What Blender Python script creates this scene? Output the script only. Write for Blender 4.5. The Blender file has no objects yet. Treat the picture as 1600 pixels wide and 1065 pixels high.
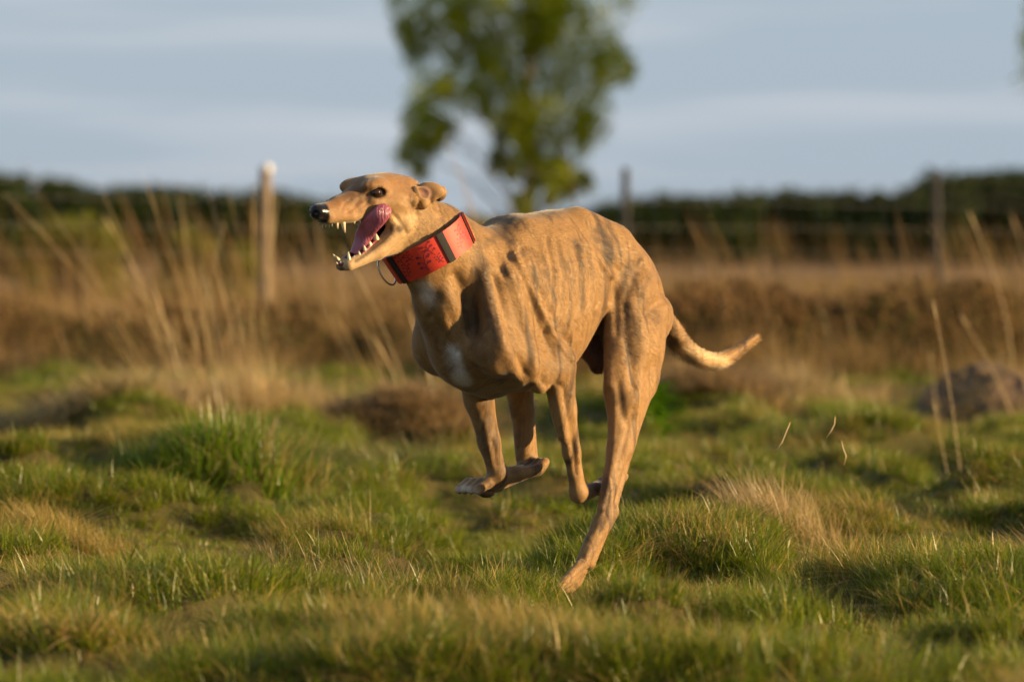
import bpy, bmesh, math, random
import numpy as np
from mathutils import Vector, Matrix

# ---------------------------------------------------------------- camera
SC = bpy.context.scene
COL = SC.collection
FPX, HORIZON, CAM_Z = 8888.9, 395.0, 0.655        # focal length and horizon row for a 1600 x 1065 frame
TILT = math.atan((532.5 - HORIZON) / FPX)
cam_data = bpy.data.cameras.new('camera')
cam = bpy.data.objects.new('camera', cam_data)
COL.objects.link(cam)
cam_data.lens, cam_data.sensor_width = 200.0, 36.0
cam_data.clip_start, cam_data.clip_end = 0.5, 6000.0
cam.location = (0, 0, CAM_Z)
cam.rotation_euler = (math.pi / 2 - TILT, 0, 0)
cam_data.dof.use_dof = True
cam_data.dof.focus_distance = 10.82
cam_data.dof.aperture_fstop = 5.6
SC.camera = cam

# ---------------------------------------------------------------- sky and sun
SUN_RIGHT, SUN_ELEV = math.radians(80), math.radians(12.5)   # low evening sun, behind the viewer's right shoulder
sun_dir = Vector((math.sin(SUN_RIGHT) * math.cos(SUN_ELEV), -math.cos(SUN_RIGHT) * math.cos(SUN_ELEV), math.sin(SUN_ELEV)))
world = bpy.data.worlds.new('World')
SC.world = world
world.use_nodes = True
wn, wl = world.node_tree.nodes, world.node_tree.links
wn.clear()
w_out = wn.new('ShaderNodeOutputWorld')
w_bg = wn.new('ShaderNodeBackground')
w_sky = wn.new('ShaderNodeTexSky')
w_sky.sky_type = 'NISHITA'
w_sky.sun_disc = False
w_sky.sun_elevation = SUN_ELEV
w_sky.sun_rotation = math.atan2(sun_dir.x, sun_dir.y)
w_sky.air_density, w_sky.dust_density, w_sky.ozone_density = 1.0, 0.6, 2.0
w_tc = wn.new('ShaderNodeTexCoord')
w_map = wn.new('ShaderNodeMapping')
w_map.inputs['Scale'].default_value = (3.0, 3.0, 45.0)
w_noise = wn.new('ShaderNodeTexNoise')
w_noise.inputs['Scale'].default_value = 2.6
w_noise.inputs['Detail'].default_value = 5.0
w_noise.inputs['Roughness'].default_value = 0.55
w_ramp = wn.new('ShaderNodeValToRGB')
w_ramp.color_ramp.elements[0].position = 0.46
w_ramp.color_ramp.elements[0].color = (0, 0, 0, 1)
w_ramp.color_ramp.elements[1].position = 0.78
w_ramp.color_ramp.elements[1].color = (0.85, 0.85, 0.85, 1)
w_veil = wn.new('ShaderNodeMix')
w_veil.data_type = 'RGBA'
w_sep = wn.new('ShaderNodeSeparateXYZ')
wl.new(w_tc.outputs['Generated'], w_sep.inputs[0])
w_el = wn.new('ShaderNodeMapRange')                       # haze thins out smoothly from the horizon to the zenith
w_el.interpolation_type = 'SMOOTHSTEP'
for k_, v_ in ((1, 0.0), (2, 0.9), (3, 0.88), (4, 0.42)): w_el.inputs[k_].default_value = v_
wl.new(w_sep.outputs['Z'], w_el.inputs[0])
wl.new(w_el.outputs[0], w_veil.inputs['Factor'])
w_veil.inputs['B'].default_value = (3.30, 4.05, 4.90, 1)   # thin, even high haze over the whole sky
w_mix = wn.new('ShaderNodeMix')
w_mix.data_type = 'RGBA'
w_mix.inputs['B'].default_value = (5.0, 5.2, 5.6, 1)       # streaks of cirrus
wl.new(w_tc.outputs['Generated'], w_map.inputs['Vector'])
wl.new(w_map.outputs['Vector'], w_noise.inputs['Vector'])
wl.new(w_noise.outputs['Fac'], w_ramp.inputs['Fac'])
wl.new(w_ramp.outputs['Color'], w_mix.inputs['Factor'])
wl.new(w_sky.outputs['Color'], w_veil.inputs['A'])
wl.new(w_veil.outputs['Result'], w_mix.inputs['A'])
wl.new(w_mix.outputs['Result'], w_bg.inputs['Color'])
w_bg.inputs['Strength'].default_value = 0.0585
wl.new(w_bg.outputs['Background'], w_out.inputs['Surface'])

sun_data = bpy.data.lights.new('sun', 'SUN')
sun_data.energy = 5.0
sun_data.color = (1.0, 0.70, 0.34)
sun_data.angle = math.radians(0.6)
sun = bpy.data.objects.new('sun', sun_data)
COL.objects.link(sun)
sun.location = (30, -20, 20)
sun.rotation_euler = sun_dir.to_track_quat('Z', 'Y').to_euler()

SC.view_settings.view_transform = 'Standard'
SC.view_settings.look = 'None'
SC.view_settings.gamma = 1.0
SC.view_settings.exposure = 1.10
SC.render.engine = 'CYCLES'
SC.cycles.use_denoising = True
SC.cycles.max_bounces = 3
SC.cycles.diffuse_bounces = 2
SC.cycles.glossy_bounces = 2
SC.cycles.transmission_bounces = 2
SC.cycles.transparent_max_bounces = 4
SC.cycles.sample_clamp_direct = 12.0
SC.cycles.sample_clamp_indirect = 4.0
SC.cycles.use_adaptive_sampling = True
SC.cycles.adaptive_threshold = 0.02

# ---------------------------------------------------------------- helpers
def ray(u, v):
    x, y = (u - 800.0) / FPX, (532.5 - v) / FPX
    c, s = math.cos(TILT), math.sin(TILT)
    return np.array([x, c + y * s, -s + y * c])
def at(u, v, Y):                      # point of the photograph at distance Y
    r = ray(u, v)
    return np.array([0, 0, CAM_Z]) + r * (Y / r[1])
def smooth(a, b, x):
    t = np.clip((x - a) / (b - a), 0, 1)
    return t * t * (3 - 2 * t)

def tag(o, label=None, cat=None, group=None, kind=None):
    if label: o['label'] = label
    if cat: o['category'] = cat
    if group: o['group'] = group
    if kind: o['kind'] = kind
    return o
def empty(name, loc=(0, 0, 0), rz=0.0):
    o = bpy.data.objects.new(name, None)
    COL.objects.link(o)
    o.location = loc
    o.rotation_euler = (0, 0, rz)
    o.empty_display_size = 0.1
    return o
def link(name, me, mat=None, parent=None):
    o = bpy.data.objects.new(name, me)
    COL.objects.link(o)
    if mat is not None and not me.materials: me.materials.append(mat)
    if parent is not None: o.parent = parent
    return o
def mesh_np(name, co, faces, smooth_shade=True, cols=None, colname='col'):
    """faces: (n,3) or (n,4) integer array"""
    co = np.asarray(co, np.float32); faces = np.asarray(faces, np.int32)
    me = bpy.data.meshes.new(name)
    n, k = faces.shape
    me.vertices.add(len(co)); me.vertices.foreach_set('co', co.ravel())
    me.loops.add(n * k); me.loops.foreach_set('vertex_index', faces.ravel())
    me.polygons.add(n)
    me.polygons.foreach_set('loop_start', np.arange(0, n * k, k, dtype=np.int32))
    me.polygons.foreach_set('use_smooth', np.full(n, smooth_shade, bool))
    me.update(calc_edges=True)
    if cols is not None:
        cols = np.asarray(cols, np.float32)
        if cols.shape[1] == 3: cols = np.c_[cols, np.ones(len(cols), np.float32)]
        a = me.attributes.new(colname, 'FLOAT_COLOR', 'POINT')
        a.data.foreach_set('color', cols.ravel())
    return me
def fattr(me, name, vals):
    a = me.attributes.new(name, 'FLOAT', 'POINT')
    a.data.foreach_set('value', np.asarray(vals, np.float32))

class NT:
    """small node-tree builder"""
    def __init__(self, name):
        self.m = bpy.data.materials.new(name); self.m.use_nodes = True
        self.t = self.m.node_tree; self.t.nodes.clear()
        self.out = self.n('ShaderNodeOutputMaterial')
    def n(self, typ, **kw):
        nd = self.t.nodes.new(typ)
        for k, v in kw.items():
            if k.startswith('i_'):
                nd.inputs[k[2:].replace('_', ' ')].default_value = v
            else: setattr(nd, k, v)
        return nd
    def l(self, a, b): self.t.links.new(a, b)
    def attr(self, name, typ='GEOMETRY'):
        return self.n('ShaderNodeAttribute', attribute_name=name, attribute_type=typ)
    def noise(self, vec, scale, detail=4.0, rough=0.55):
        nd = self.n('ShaderNodeTexNoise')
        nd.inputs['Scale'].default_value = scale; nd.inputs['Detail'].default_value = detail
        nd.inputs['Roughness'].default_value = rough
        if vec is not None: self.l(vec, nd.inputs['Vector'])
        return nd
    def ramp(self, fac, stops):
        nd = self.n('ShaderNodeValToRGB'); e = nd.color_ramp.elements
        while len(e) < len(stops): e.new(0.5)
        for el, (p, c) in zip(e, stops):
            el.position = p; el.color = (c, c, c, 1) if np.isscalar(c) else (*c, 1)
        self.l(fac, nd.inputs['Fac']); return nd
    def mix(self, fac, a, b, blend='MIX'):
        nd = self.n('ShaderNodeMix', data_type='RGBA', blend_type=blend)
        for s, v in (('Factor', fac), ('A', a), ('B', b)):
            sock = nd.inputs[s]
            if hasattr(v, 'is_linked'): self.l(v, sock)
            elif s == 'Factor': sock.default_value = v
            else: sock.default_value = (*v, 1)
        return nd.outputs['Result']
    def math(self, op, a, b=0.0):
        nd = self.n('ShaderNodeMath', operation=op)
        for i, v in enumerate((a, b)):
            if hasattr(v, 'is_linked'): self.l(v, nd.inputs[i])
            else: nd.inputs[i].default_value = v
        return nd.outputs[0]
    def principled(self, col, rough=0.6, **kw):
        p = self.n('ShaderNodeBsdfPrincipled')
        if hasattr(col, 'is_linked'): self.l(col, p.inputs['Base Color'])
        else: p.inputs['Base Color'].default_value = (*col, 1)
        if hasattr(rough, 'is_linked'): self.l(rough, p.inputs['Roughness'])
        else: p.inputs['Roughness'].default_value = rough
        for k, v in kw.items(): p.inputs[k].default_value = v
        return p
    def done(self, shader):
        self.l(shader, self.out.inputs['Surface']); return self.m
def simple_mat(name, col, rough=0.6, vary=0.25, scale=40.0, bump=0.0, **kw):
    t = NT(name)
    tc = t.n('ShaderNodeTexCoord')
    nz = t.noise(tc.outputs['Object'], scale)
    c = t.mix(nz.outputs['Fac'], tuple(x * (1 - vary) for x in col), tuple(min(1, x * (1 + vary)) for x in col))
    p = t.principled(c, rough, **kw)
    if bump:
        b = t.n('ShaderNodeBump'); b.inputs['Strength'].default_value = bump; b.inputs['Distance'].default_value = 0.004
        t.l(nz.outputs['Fac'], b.inputs['Height']); t.l(b.outputs['Normal'], p.inputs['Normal'])
    return t.done(p.outputs[0])

# signed-distance sculpting: smooth unions of tapered limbs and ellipsoids, meshed with surface nets
class Sdf:
    def __init__(self, lo, hi, h):
        self.lo = np.array(lo, float); self.h = h
        self.dim = np.ceil((np.array(hi) - self.lo) / h).astype(int) + 1
        self.f = np.full(self.dim, 0.05, np.float32)
    def box(self, lo, hi, pad):
        i0 = np.maximum(np.floor((np.minimum(lo, hi) - pad - self.lo) / self.h).astype(int), 0)
        i1 = np.minimum(np.ceil((np.maximum(lo, hi) + pad - self.lo) / self.h).astype(int) + 1, self.dim)
        sl = tuple(slice(a, b) for a, b in zip(i0, i1))
        ax = [(self.lo[k] + np.arange(i0[k], i1[k]) * self.h).astype(np.float32) for k in range(3)]
        return sl, np.meshgrid(*ax, indexing='ij', sparse=True)
    def put(self, sl, d, k, mode):
        a = self.f[sl]
        if mode == 'add':
            h = np.clip(0.5 + 0.5 * (a - d) / k, 0, 1)
            self.f[sl] = a * (1 - h) + d * h - k * h * (1 - h)
        else:
            d = -d
            h = np.clip(0.5 + 0.5 * (d - a) / k, 0, 1)
            self.f[sl] = a * (1 - h) + d * h + k * h * (1 - h)
    def cone(self, a, b, ra, rb, k=0.015, mode='add', flat=1.0, mid=None):
        """limb from a to b; flat < 1 narrows it sideways (second axis)"""
        a = np.array(a, float); b = np.array(b, float)
        R = max(ra, rb) * 1.15
        sl, (x, y, z) = self.box(np.minimum(a, b), np.maximum(a, b), R + k + 0.012)
        w = 1.0 / flat
        ba = b - a; ba2 = ba.copy(); ba2[1] *= w
        L2 = (ba2 ** 2).sum() + 1e-12
        px, py, pz = x - a[0], (y - a[1]) * w, z - a[2]
        t = np.clip((px * ba2[0] + py * ba2[1] + pz * ba2[2]) / L2, 0, 1)
        r = ra + (rb - ra) * t
        if mid: r = r + mid * 4 * t * (1 - t)
        d = np.sqrt((px - t * ba2[0]) ** 2 + (py - t * ba2[1]) ** 2 + (pz - t * ba2[2]) ** 2) - r
        if flat < 1: d = d * (0.5 + 0.5 * flat)
        self.put(sl, d.astype(np.float32), k, mode)
    def chain(self, pts, rads, k=0.015, **kw):
        for i in range(len(pts) - 1):
            self.cone(pts[i], pts[i + 1], rads[i], rads[i + 1], k, **kw)
    def ell(self, c, r, axes=None, k=0.015, mode='add'):
        c = np.array(c, float); r = np.array(r, float)
        M = np.eye(3) if axes is None else np.array(axes, float)
        M = M / np.linalg.norm(M, axis=1)[:, None]
        ext = np.sqrt(((M * r[:, None]) ** 2).sum(0))
        sl, (x, y, z) = self.box(c - ext, c + ext, k + 0.012)
        p = (x - c[0], y - c[1], z - c[2])
        q = [M[i, 0] * p[0] + M[i, 1] * p[1] + M[i, 2] * p[2] for i in range(3)]
        k0 = np.sqrt(sum((q[i] / r[i]) ** 2 for i in range(3)))
        k1 = np.sqrt(sum((q[i] / r[i] ** 2) ** 2 for i in range(3))) + 1e-9
        self.put(sl, (k0 * (k0 - 1) / k1).astype(np.float32), k, mode)
    def mesh(self):
        """naive surface nets"""
        f = self.f; ins = f < 0
        nx, ny, nz = f.shape
        cs = np.zeros((nx - 1, ny - 1, nz - 1), np.int8)
        for i in (0, 1):
            for j in (0, 1):
                for k in (0, 1):
                    cs += ins[i:nx - 1 + i, j:ny - 1 + j, k:nz - 1 + k]
        act = np.argwhere((cs > 0) & (cs < 8))
        idx = np.full(cs.shape, -1, np.int32)
        idx[tuple(act.T)] = np.arange(len(act))
        corner = [(i, j, k) for i in (0, 1) for j in (0, 1) for k in (0, 1)]
        vals = {c: f[act[:, 0] + c[0], act[:, 1] + c[1], act[:, 2] + c[2]] for c in corner}
        acc = np.zeros((len(act), 3)); cnt = np.zeros(len(act))
        for c in corner:
            for ax in range(3):
                if c[ax] == 0:
                    c2 = tuple(1 if q == ax else c[q] for q in range(3))
                    a, b = vals[c], vals[c2]
                    m = (a < 0) != (b < 0)
                    t = np.where(m, a / np.where(m, a - b, 1), 0)
                    for q in range(3):
                        acc[:, q] += np.where(m, c[q] + (t if q == ax else 0), 0)
                    cnt += m
        co = self.lo + (act + acc / cnt[:, None]) * self.h
        quads = []
        for ax in range(3):
            s0 = [slice(1, -1)] * 3; s0[ax] = slice(0, -1)
            s1 = list(s0); s1[ax] = slice(1, None)
            a, b = ins[tuple(s0)], ins[tuple(s1)]
            e = np.argwhere(a != b); sign = a[tuple(e.T)]
            off = np.ones(3, int); off[ax] = 0
            e = e + off
            u, w = [(1, 2), (2, 0), (0, 1)][ax]
            du = np.zeros(3, int); du[u] = 1
            dw = np.zeros(3, int); dw[w] = 1
            g = lambda p: idx[tuple(p.T)]
            q = np.stack([g(e - du - dw), g(e - dw), g(e), g(e - du)], 1)
            q[~sign] = q[~sign][:, ::-1]
            quads.append(q)
        q = np.concatenate(quads)
        return co, q[(q >= 0).all(1)]
def tidy(co, q, it=2, lam=0.5):
    """light Laplacian smoothing of a quad mesh"""
    n = len(co)
    e = np.concatenate([q[:, [0, 1]], q[:, [1, 2]], q[:, [2, 3]], q[:, [3, 0]]])
    for _ in range(it):
        s = np.zeros_like(co); c = np.bincount(e[:, 0], minlength=n) + np.bincount(e[:, 1], minlength=n)
        for k in range(3):
            s[:, k] = np.bincount(e[:, 0], co[e[:, 1], k], n) + np.bincount(e[:, 1], co[e[:, 0], k], n)
        co = co + lam * (s / np.maximum(c, 1)[:, None] - co)
    return co
# ================================================================ ground
GR = np.random.RandomState(11)
_tab = GR.rand(256, 256)
def vnoise(x, y, sc, ox=0.0, oy=0.0):
    x = np.asarray(x) / sc + ox + 1000; y = np.asarray(y) / sc + oy + 1000
    xi, yi = np.floor(x).astype(int), np.floor(y).astype(int)
    fx, fy = x - xi, y - yi
    fx, fy = fx * fx * (3 - 2 * fx), fy * fy * (3 - 2 * fy)
    g = lambda i, j: _tab[(xi + i) % 256, (yi + j) % 256]
    return (g(0, 0) * (1 - fx) + g(1, 0) * fx) * (1 - fy) + (g(0, 1) * (1 - fx) + g(1, 1) * fx) * fy
def on_ground(u, v):
    r = ray(u, v); k = -CAM_Z / r[2]
    return np.array([r[0] * k, r[1] * k])
MOUNDS = []                                   # (x, y, radius x, radius y, height)
def mound(u, v, rx, ry, h):
    p = on_ground(u, v); MOUNDS.append((p[0], p[1], rx, ry, h))
mound(355, 796, 0.22, 0.26, 0.17)            # under the green tussock
mound(650, 705, 0.24, 0.30, 0.12)
mound(345, 672, 0.36, 0.45, 0.10)
mound(1225, 868, 0.20, 0.20, 0.045)
mound(1560, 648, 0.34, 0.40, 0.10)            # bare earth hummock
mound(1112, 668, 0.25, 0.35, 0.12)
mound(1360, 722, 0.26, 0.30, 0.10)
mound(150, 680, 0.34, 0.40, 0.11)
mound(1510, 800, 0.28, 0.26, 0.08)
mound(590, 775, 0.18, 0.22, 0.07)
mound(70, 800, 0.25, 0.25, 0.08)
mound(1060, 745, 0.22, 0.25, 0.07)
mound(1180, 700, 0.26, 0.3, 0.08)
mound(880, 660, 0.3, 0.4, 0.09)
mound(470, 720, 0.2, 0.25, 0.06)
BARE = [(355, 796, 0.25, 0.25), (335, 672, 0.42, 0.36), (650, 705, 0.29, 0.29), (150, 680, 0.38, 0.32), (1112, 668, 0.27, 0.27), (1285, 640, 0.28, 0.24), (1235, 872, 0.09, 0.09), (1560, 645, 0.40, 0.34)]   # (u, v, rx, ry): own tussocks stand here
mound(1000, 880, 0.25, 0.20, 0.03)
FOOT = DOG_FOOT = on_ground(893, 926)
def gh(x, y):
    x = np.asarray(x, float); y = np.asarray(y, float)
    h = (vnoise(x, y, 0.42) - 0.5) * 0.085 + (vnoise(x, y, 0.19, 31, 7) - 0.5) * 0.036 + (vnoise(x, y, 1.3, 5, 9) - 0.5) * 0.07
    b = vnoise(x, y, 0.36, 61, 3) * 0.65 + vnoise(x, y, 0.17, 3, 77) * 0.35
    h = h + 0.105 * smooth(0.44, 0.74, b)                       # small hummocks
    h = h - 0.05
    fade = np.clip(1.6 - np.abs(y - 20) / 40, 0.25, 1)
    h = h * fade
    for mx, my, rx, ry, hh in MOUNDS:
        h = h + hh * np.exp(-((x - mx) / rx) ** 2 - ((y - my) / ry) ** 2)
    k = np.exp(-((x - FOOT[0]) / 0.35) ** 2 - ((y - FOOT[1]) / 0.35) ** 2)
    return h * (1 - k) + 0.010 * k
def axis(fine0, fine1, step, far0, far1, grow=1.22):
    a = list(np.arange(fine0, fine1 + step / 2, step)); d = step
    while a[-1] < far1: d *= grow; a.append(a[-1] + d)
    d = step
    while a[0] > far0: d *= grow; a.insert(0, a[0] - d)
    return np.array(a)
xs = axis(-4.5, 4.5, 0.06, -2500, 2500); ys = axis(6.5, 34, 0.07, -60, 4500)
X, Y = np.meshgrid(xs, ys, indexing='ij')
Z = gh(X, Y)
nx, ny = X.shape
ii = (np.arange(nx - 1)[:, None] * ny + np.arange(ny - 1)[None, :]).ravel()
gme = mesh_np('ground', np.c_[X.ravel(), Y.ravel(), Z.ravel()], np.c_[ii, ii + ny, ii + ny + 1, ii + 1])
t = NT('turf_soil'); ge = t.n('ShaderNodeNewGeometry')
n1 = t.noise(ge.outputs['Position'], 1.7, 6); n2 = t.noise(ge.outputs['Position'], 14, 6, 0.65)
cA = t.mix(t.ramp(n1.outputs['Fac'], [(0.4, 0.0), (0.62, 1.0)]).outputs['Color'], (0.045, 0.062, 0.012), (0.075, 0.066, 0.025))
cA = t.mix(t.ramp(n2.outputs['Fac'], [(0.35, 0.0), (0.7, 1.0)]).outputs['Color'], cA, (0.11, 0.085, 0.035))
sx_ = t.n('ShaderNodeSeparateXYZ'); t.l(ge.outputs['Position'], sx_.inputs[0])
far = t.n('ShaderNodeMapRange'); far.inputs[1].default_value = 26; far.inputs[2].default_value = 34
t.l(sx_.outputs['Y'], far.inputs[0])
cA = t.mix(far.outputs[0], cA, (0.17, 0.105, 0.050))                    # dry heath beyond the turf
p = t.principled(cA, 0.95); p.inputs['Specular IOR Level'].default_value = 0.1
bp = t.n('ShaderNodeBump'); bp.inputs['Distance'].default_value = 0.02; bp.inputs['Strength'].default_value = 0.6
t.l(n2.outputs['Fac'], bp.inputs['Height']); t.l(bp.outputs['Normal'], p.inputs['Normal'])
tag(link('ground', gme, t.done(p.outputs[0])), kind='structure')

# ================================================================ grass
def blades(n, rad, lmin, lmax, lean, wmin, wmax, bias=(0, 0), segs=4, droop=0.6, seed=0, head=0.0, lean0=0.0):
    """a tuft: n curved, tapering leaf blades; returns co, tris, tip(0..1), rnd"""
    rs = np.random.RandomState(seed)
    a = rs.rand(n) * 2 * np.pi; r = rad * np.sqrt(rs.rand(n))
    root = np.c_[r * np.cos(a), r * np.sin(a), np.full(n, -0.01)]
    az = a + rs.normal(0, 0.9, n)
    L = lmin + (lmax - lmin) * rs.rand(n) ** 1.4
    le = lean0 + lean * np.abs(rs.normal(0.5, 0.35, n))
    dirh = np.c_[np.cos(az), np.sin(az)] * le[:, None] + np.array(bias)
    w = wmin + (wmax - wmin) * rs.rand(n)
    dr = droop * (0.4 + rs.rand(n))
    sd = np.c_[-np.sin(az + rs.normal(0, 0.5, n)), np.cos(az + rs.normal(0, 0.5, n)), np.zeros(n)]
    co, tipf = [], []
    for k in range(segs + 1):
        q = k / segs
        h = dirh * (q + dr[:, None] * q * q)
        up = q - 0.42 * dr * np.linalg.norm(dirh, axis=1) * q * q * 1.3
        c = root + L[:, None] * np.c_[h, up]
        ww = w * (1 - q ** 1.7) * (1 if k < segs else 0)
        if head and k >= segs - 1: ww = w * head * (1 if k < segs else 0.15)
        if k < segs or head: co += [c - sd * ww[:, None] / 2, c + sd * ww[:, None] / 2]; tipf += [np.full(n, q)] * 2
        else: co += [c]; tipf += [np.full(n, q)]
    m = len(co)
    V = np.stack(co, 1).reshape(-1, 3)
    T = []
    for k in range(segs):
        if k < segs - 1 or head: T += [(2 * k, 2 * k + 1, 2 * k + 3), (2 * k, 2 * k + 3, 2 * k + 2)]
        else: T += [(2 * k, 2 * k + 1, 2 * k + 2)]
    F = (np.arange(n)[:, None, None] * m + np.array(T)[None]).reshape(-1, 3)
    return V, F, np.stack(tipf, 1).ravel(), np.repeat(rs.rand(n), m)
def join(parts):
    V, F, a, b, o = [], [], [], [], 0
    for v, f, t_, r_ in parts:
        V.append(v); F.append(f + o); a.append(t_); b.append(r_); o += len(v)
    return np.concatenate(V), np.concatenate(F), np.concatenate(a), np.concatenate(b)
def tuft_mesh(name, parts):
    V, F, a, b = join(parts)
    me = mesh_np(name, V, F); fattr(me, 'tip', a); fattr(me, 'rnd', b)
    return me
def grass_mat(name, green, green2, straw, straw2, inst=True, dry=0.3, transl=0.45, fine=1.0, patch=1.1):
    """leaf colour runs green to straw; patches by place, each blade its own tone"""
    t = NT(name)
    ge = t.n('ShaderNodeNewGeometry'); rn, tp = t.attr('rnd'), t.attr('tip')
    nz = t.noise(ge.outputs['Position'], patch, 4, 0.6)
    if inst: base = t.attr('dry', 'INSTANCER').outputs['Fac']
    else: base = t.math('ADD', dry, 0.0)
    f = t.math('ADD', base, t.math('MULTIPLY', t.math('SUBTRACT', rn.outputs['Fac'], 0.5), 0.9))
    f = t.math('ADD', f, t.math('MULTIPLY', t.math('SUBTRACT', nz.outputs['Fac'], 0.5), 1.1))
    f = t.math('ADD', f, t.math('MULTIPLY', t.math('SUBTRACT', tp.outputs['Fac'], 0.45), 0.35))
    gcol = t.mix(rn.outputs['Fac'], green, green2)
    rn2 = t.math('FRACT', t.math('MULTIPLY', rn.outputs['Fac'], 7.31))
    scol = t.mix(rn2, straw, straw2)
    c = t.mix(t.ramp(f, [(0.38, 0.0), (0.62, 1.0)]).outputs['Color'], gcol, scol)
    d = t.n('ShaderNodeBsdfDiffuse'); t.l(c, d.inputs['Color'])
    tr = t.n('ShaderNodeBsdfTranslucent'); t.l(c, tr.inputs['Color'])
    gl = t.n('ShaderNodeBsdfGlossy'); gl.inputs['Roughness'].default_value = 0.38; gl.inputs['Color'].default_value = (0.9, 0.9, 0.9, 1)
    m1 = t.n('ShaderNodeMixShader'); m1.inputs[0].default_value = transl
    t.l(d.outputs[0], m1.inputs[1]); t.l(tr.outputs[0], m1.inputs[2])
    m2 = t.n('ShaderNodeMixShader'); m2.inputs[0].default_value = 0.04 * fine
    t.l(m1.outputs[0], m2.inputs[1]); t.l(gl.outputs[0], m2.inputs[2])
    return t.done(m2.outputs[0])
def scatter(name, variants, mat, pos, rotz, scale, idx, extra=None, tiltv=None):
    """one 'stuff' object: variants instanced on points by geometry nodes"""
    lib = bpy.data.collections.new(name + '_tufts')
    for i, me in enumerate(variants):
        if not me.materials: me.materials.append(mat)
        lib.objects.link(bpy.data.objects.new('%s_tuft_%02d' % (name, i), me))
    n = len(pos)
    me = bpy.data.meshes.new(name)
    me.vertices.add(n); me.vertices.foreach_set('co', np.asarray(pos, np.float32).ravel())
    rot = np.zeros((n, 3), np.float32); rot[:, 2] = rotz
    if tiltv is not None: rot[:, :2] = tiltv
    a = me.attributes.new('rot', 'FLOAT_VECTOR', 'POINT'); a.data.foreach_set('vector', rot.ravel())
    fattr(me, 'scl', scale)
    a = me.attributes.new('idx', 'INT', 'POINT'); a.data.foreach_set('value', np.asarray(idx, np.int32))
    for k, v in (extra or {}).items(): fattr(me, k, v)
    o = link(name, me, mat)
    g = bpy.data.node_groups.new(name + '_scatter', 'GeometryNodeTree')
    g.interface.new_socket('Geometry', in_out='INPUT', socket_type='NodeSocketGeometry')
    g.interface.new_socket('Geometry', in_out='OUTPUT', socket_type='NodeSocketGeometry')
    gi, go = g.nodes.new('NodeGroupInput'), g.nodes.new('NodeGroupOutput')
    ci = g.nodes.new('GeometryNodeCollectionInfo'); ci.inputs['Collection'].default_value = lib
    ci.inputs['Separate Children'].default_value = True; ci.inputs['Reset Children'].default_value = True
    ip = g.nodes.new('GeometryNodeInstanceOnPoints'); ip.inputs['Pick Instance'].default_value = True
    def na(nm, ty):
        q = g.nodes.new('GeometryNodeInputNamedAttribute'); q.data_type = ty; q.inputs['Name'].default_value = nm
        return q.outputs['Attribute']
    er = g.nodes.new('FunctionNodeEulerToRotation')
    g.links.new(na('rot', 'FLOAT_VECTOR'), er.inputs[0]); g.links.new(er.outputs[0], ip.inputs['Rotation'])
    g.links.new(na('scl', 'FLOAT'), ip.inputs['Scale']); g.links.new(na('idx', 'INT'), ip.inputs['Instance Index'])
    g.links.new(gi.outputs[0], ip.inputs['Points']); g.links.new(ci.outputs[0], ip.inputs['Instance'])
    g.links.new(ip.outputs[0], go.inputs[0])
    md = o.modifiers.new('scatter', 'NODES'); md.node_group = g
    return o
def field(y0, y1, dens, seed, margin=0.9, wide=0.115):
    rs = np.random.RandomState(seed)
    hw = wide * y1 + margin
    n = int((y1 - y0) * 2 * hw * dens)
    x, y = (rs.rand(n) * 2 - 1) * hw, y0 + (y1 - y0) * rs.rand(n)
    k = np.abs(x) < wide * y + margin
    return x[k], y[k], rs
WIND = (-0.22, -0.02)
GREEN, GREEN2, STRAW, STRAW2 = (0.066, 0.125, 0.003), (0.240, 0.270, 0.008), (0.40, 0.255, 0.060), (0.58, 0.41, 0.14)
TURF = grass_mat('turf_blades', GREEN, GREEN2, STRAW, STRAW2)
var = []
for k in range(10):      # short green turf
    var.append(tuft_mesh('turf', [blades(46, 0.050, 0.018, 0.055, 0.85, 0.0020, 0.0044, WIND, 3, 0.6, 100 + k)]))
for k in range(8):       # longer arching turf
    var.append(tuft_mesh('turf_long', [blades(50, 0.045, 0.035, 0.095, 0.75, 0.0016, 0.0034, WIND, 4, 0.8, 200 + k), blades(25, 0.05, 0.02, 0.05, 0.9, 0.0015, 0.003, WIND, 3, 0.6, 250 + k)]))
for k in range(6):       # fine wispy bents
    var.append(tuft_mesh('bents', [blades(85, 0.042, 0.05, 0.125, 0.85, 0.0007, 0.0016, (-0.35, -0.05), 4, 0.8, 300 + k)]))
for k in range(6):       # flattened dead thatch
    var.append(tuft_mesh('thatch', [blades(34, 0.06, 0.03, 0.08, 1.9, 0.0016, 0.0036, (0, 0), 4, 0.7, 400 + k, lean0=0.7)]))
P_, S_, I_, D_, R_, T_ = [], [], [], [], [], []
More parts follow.
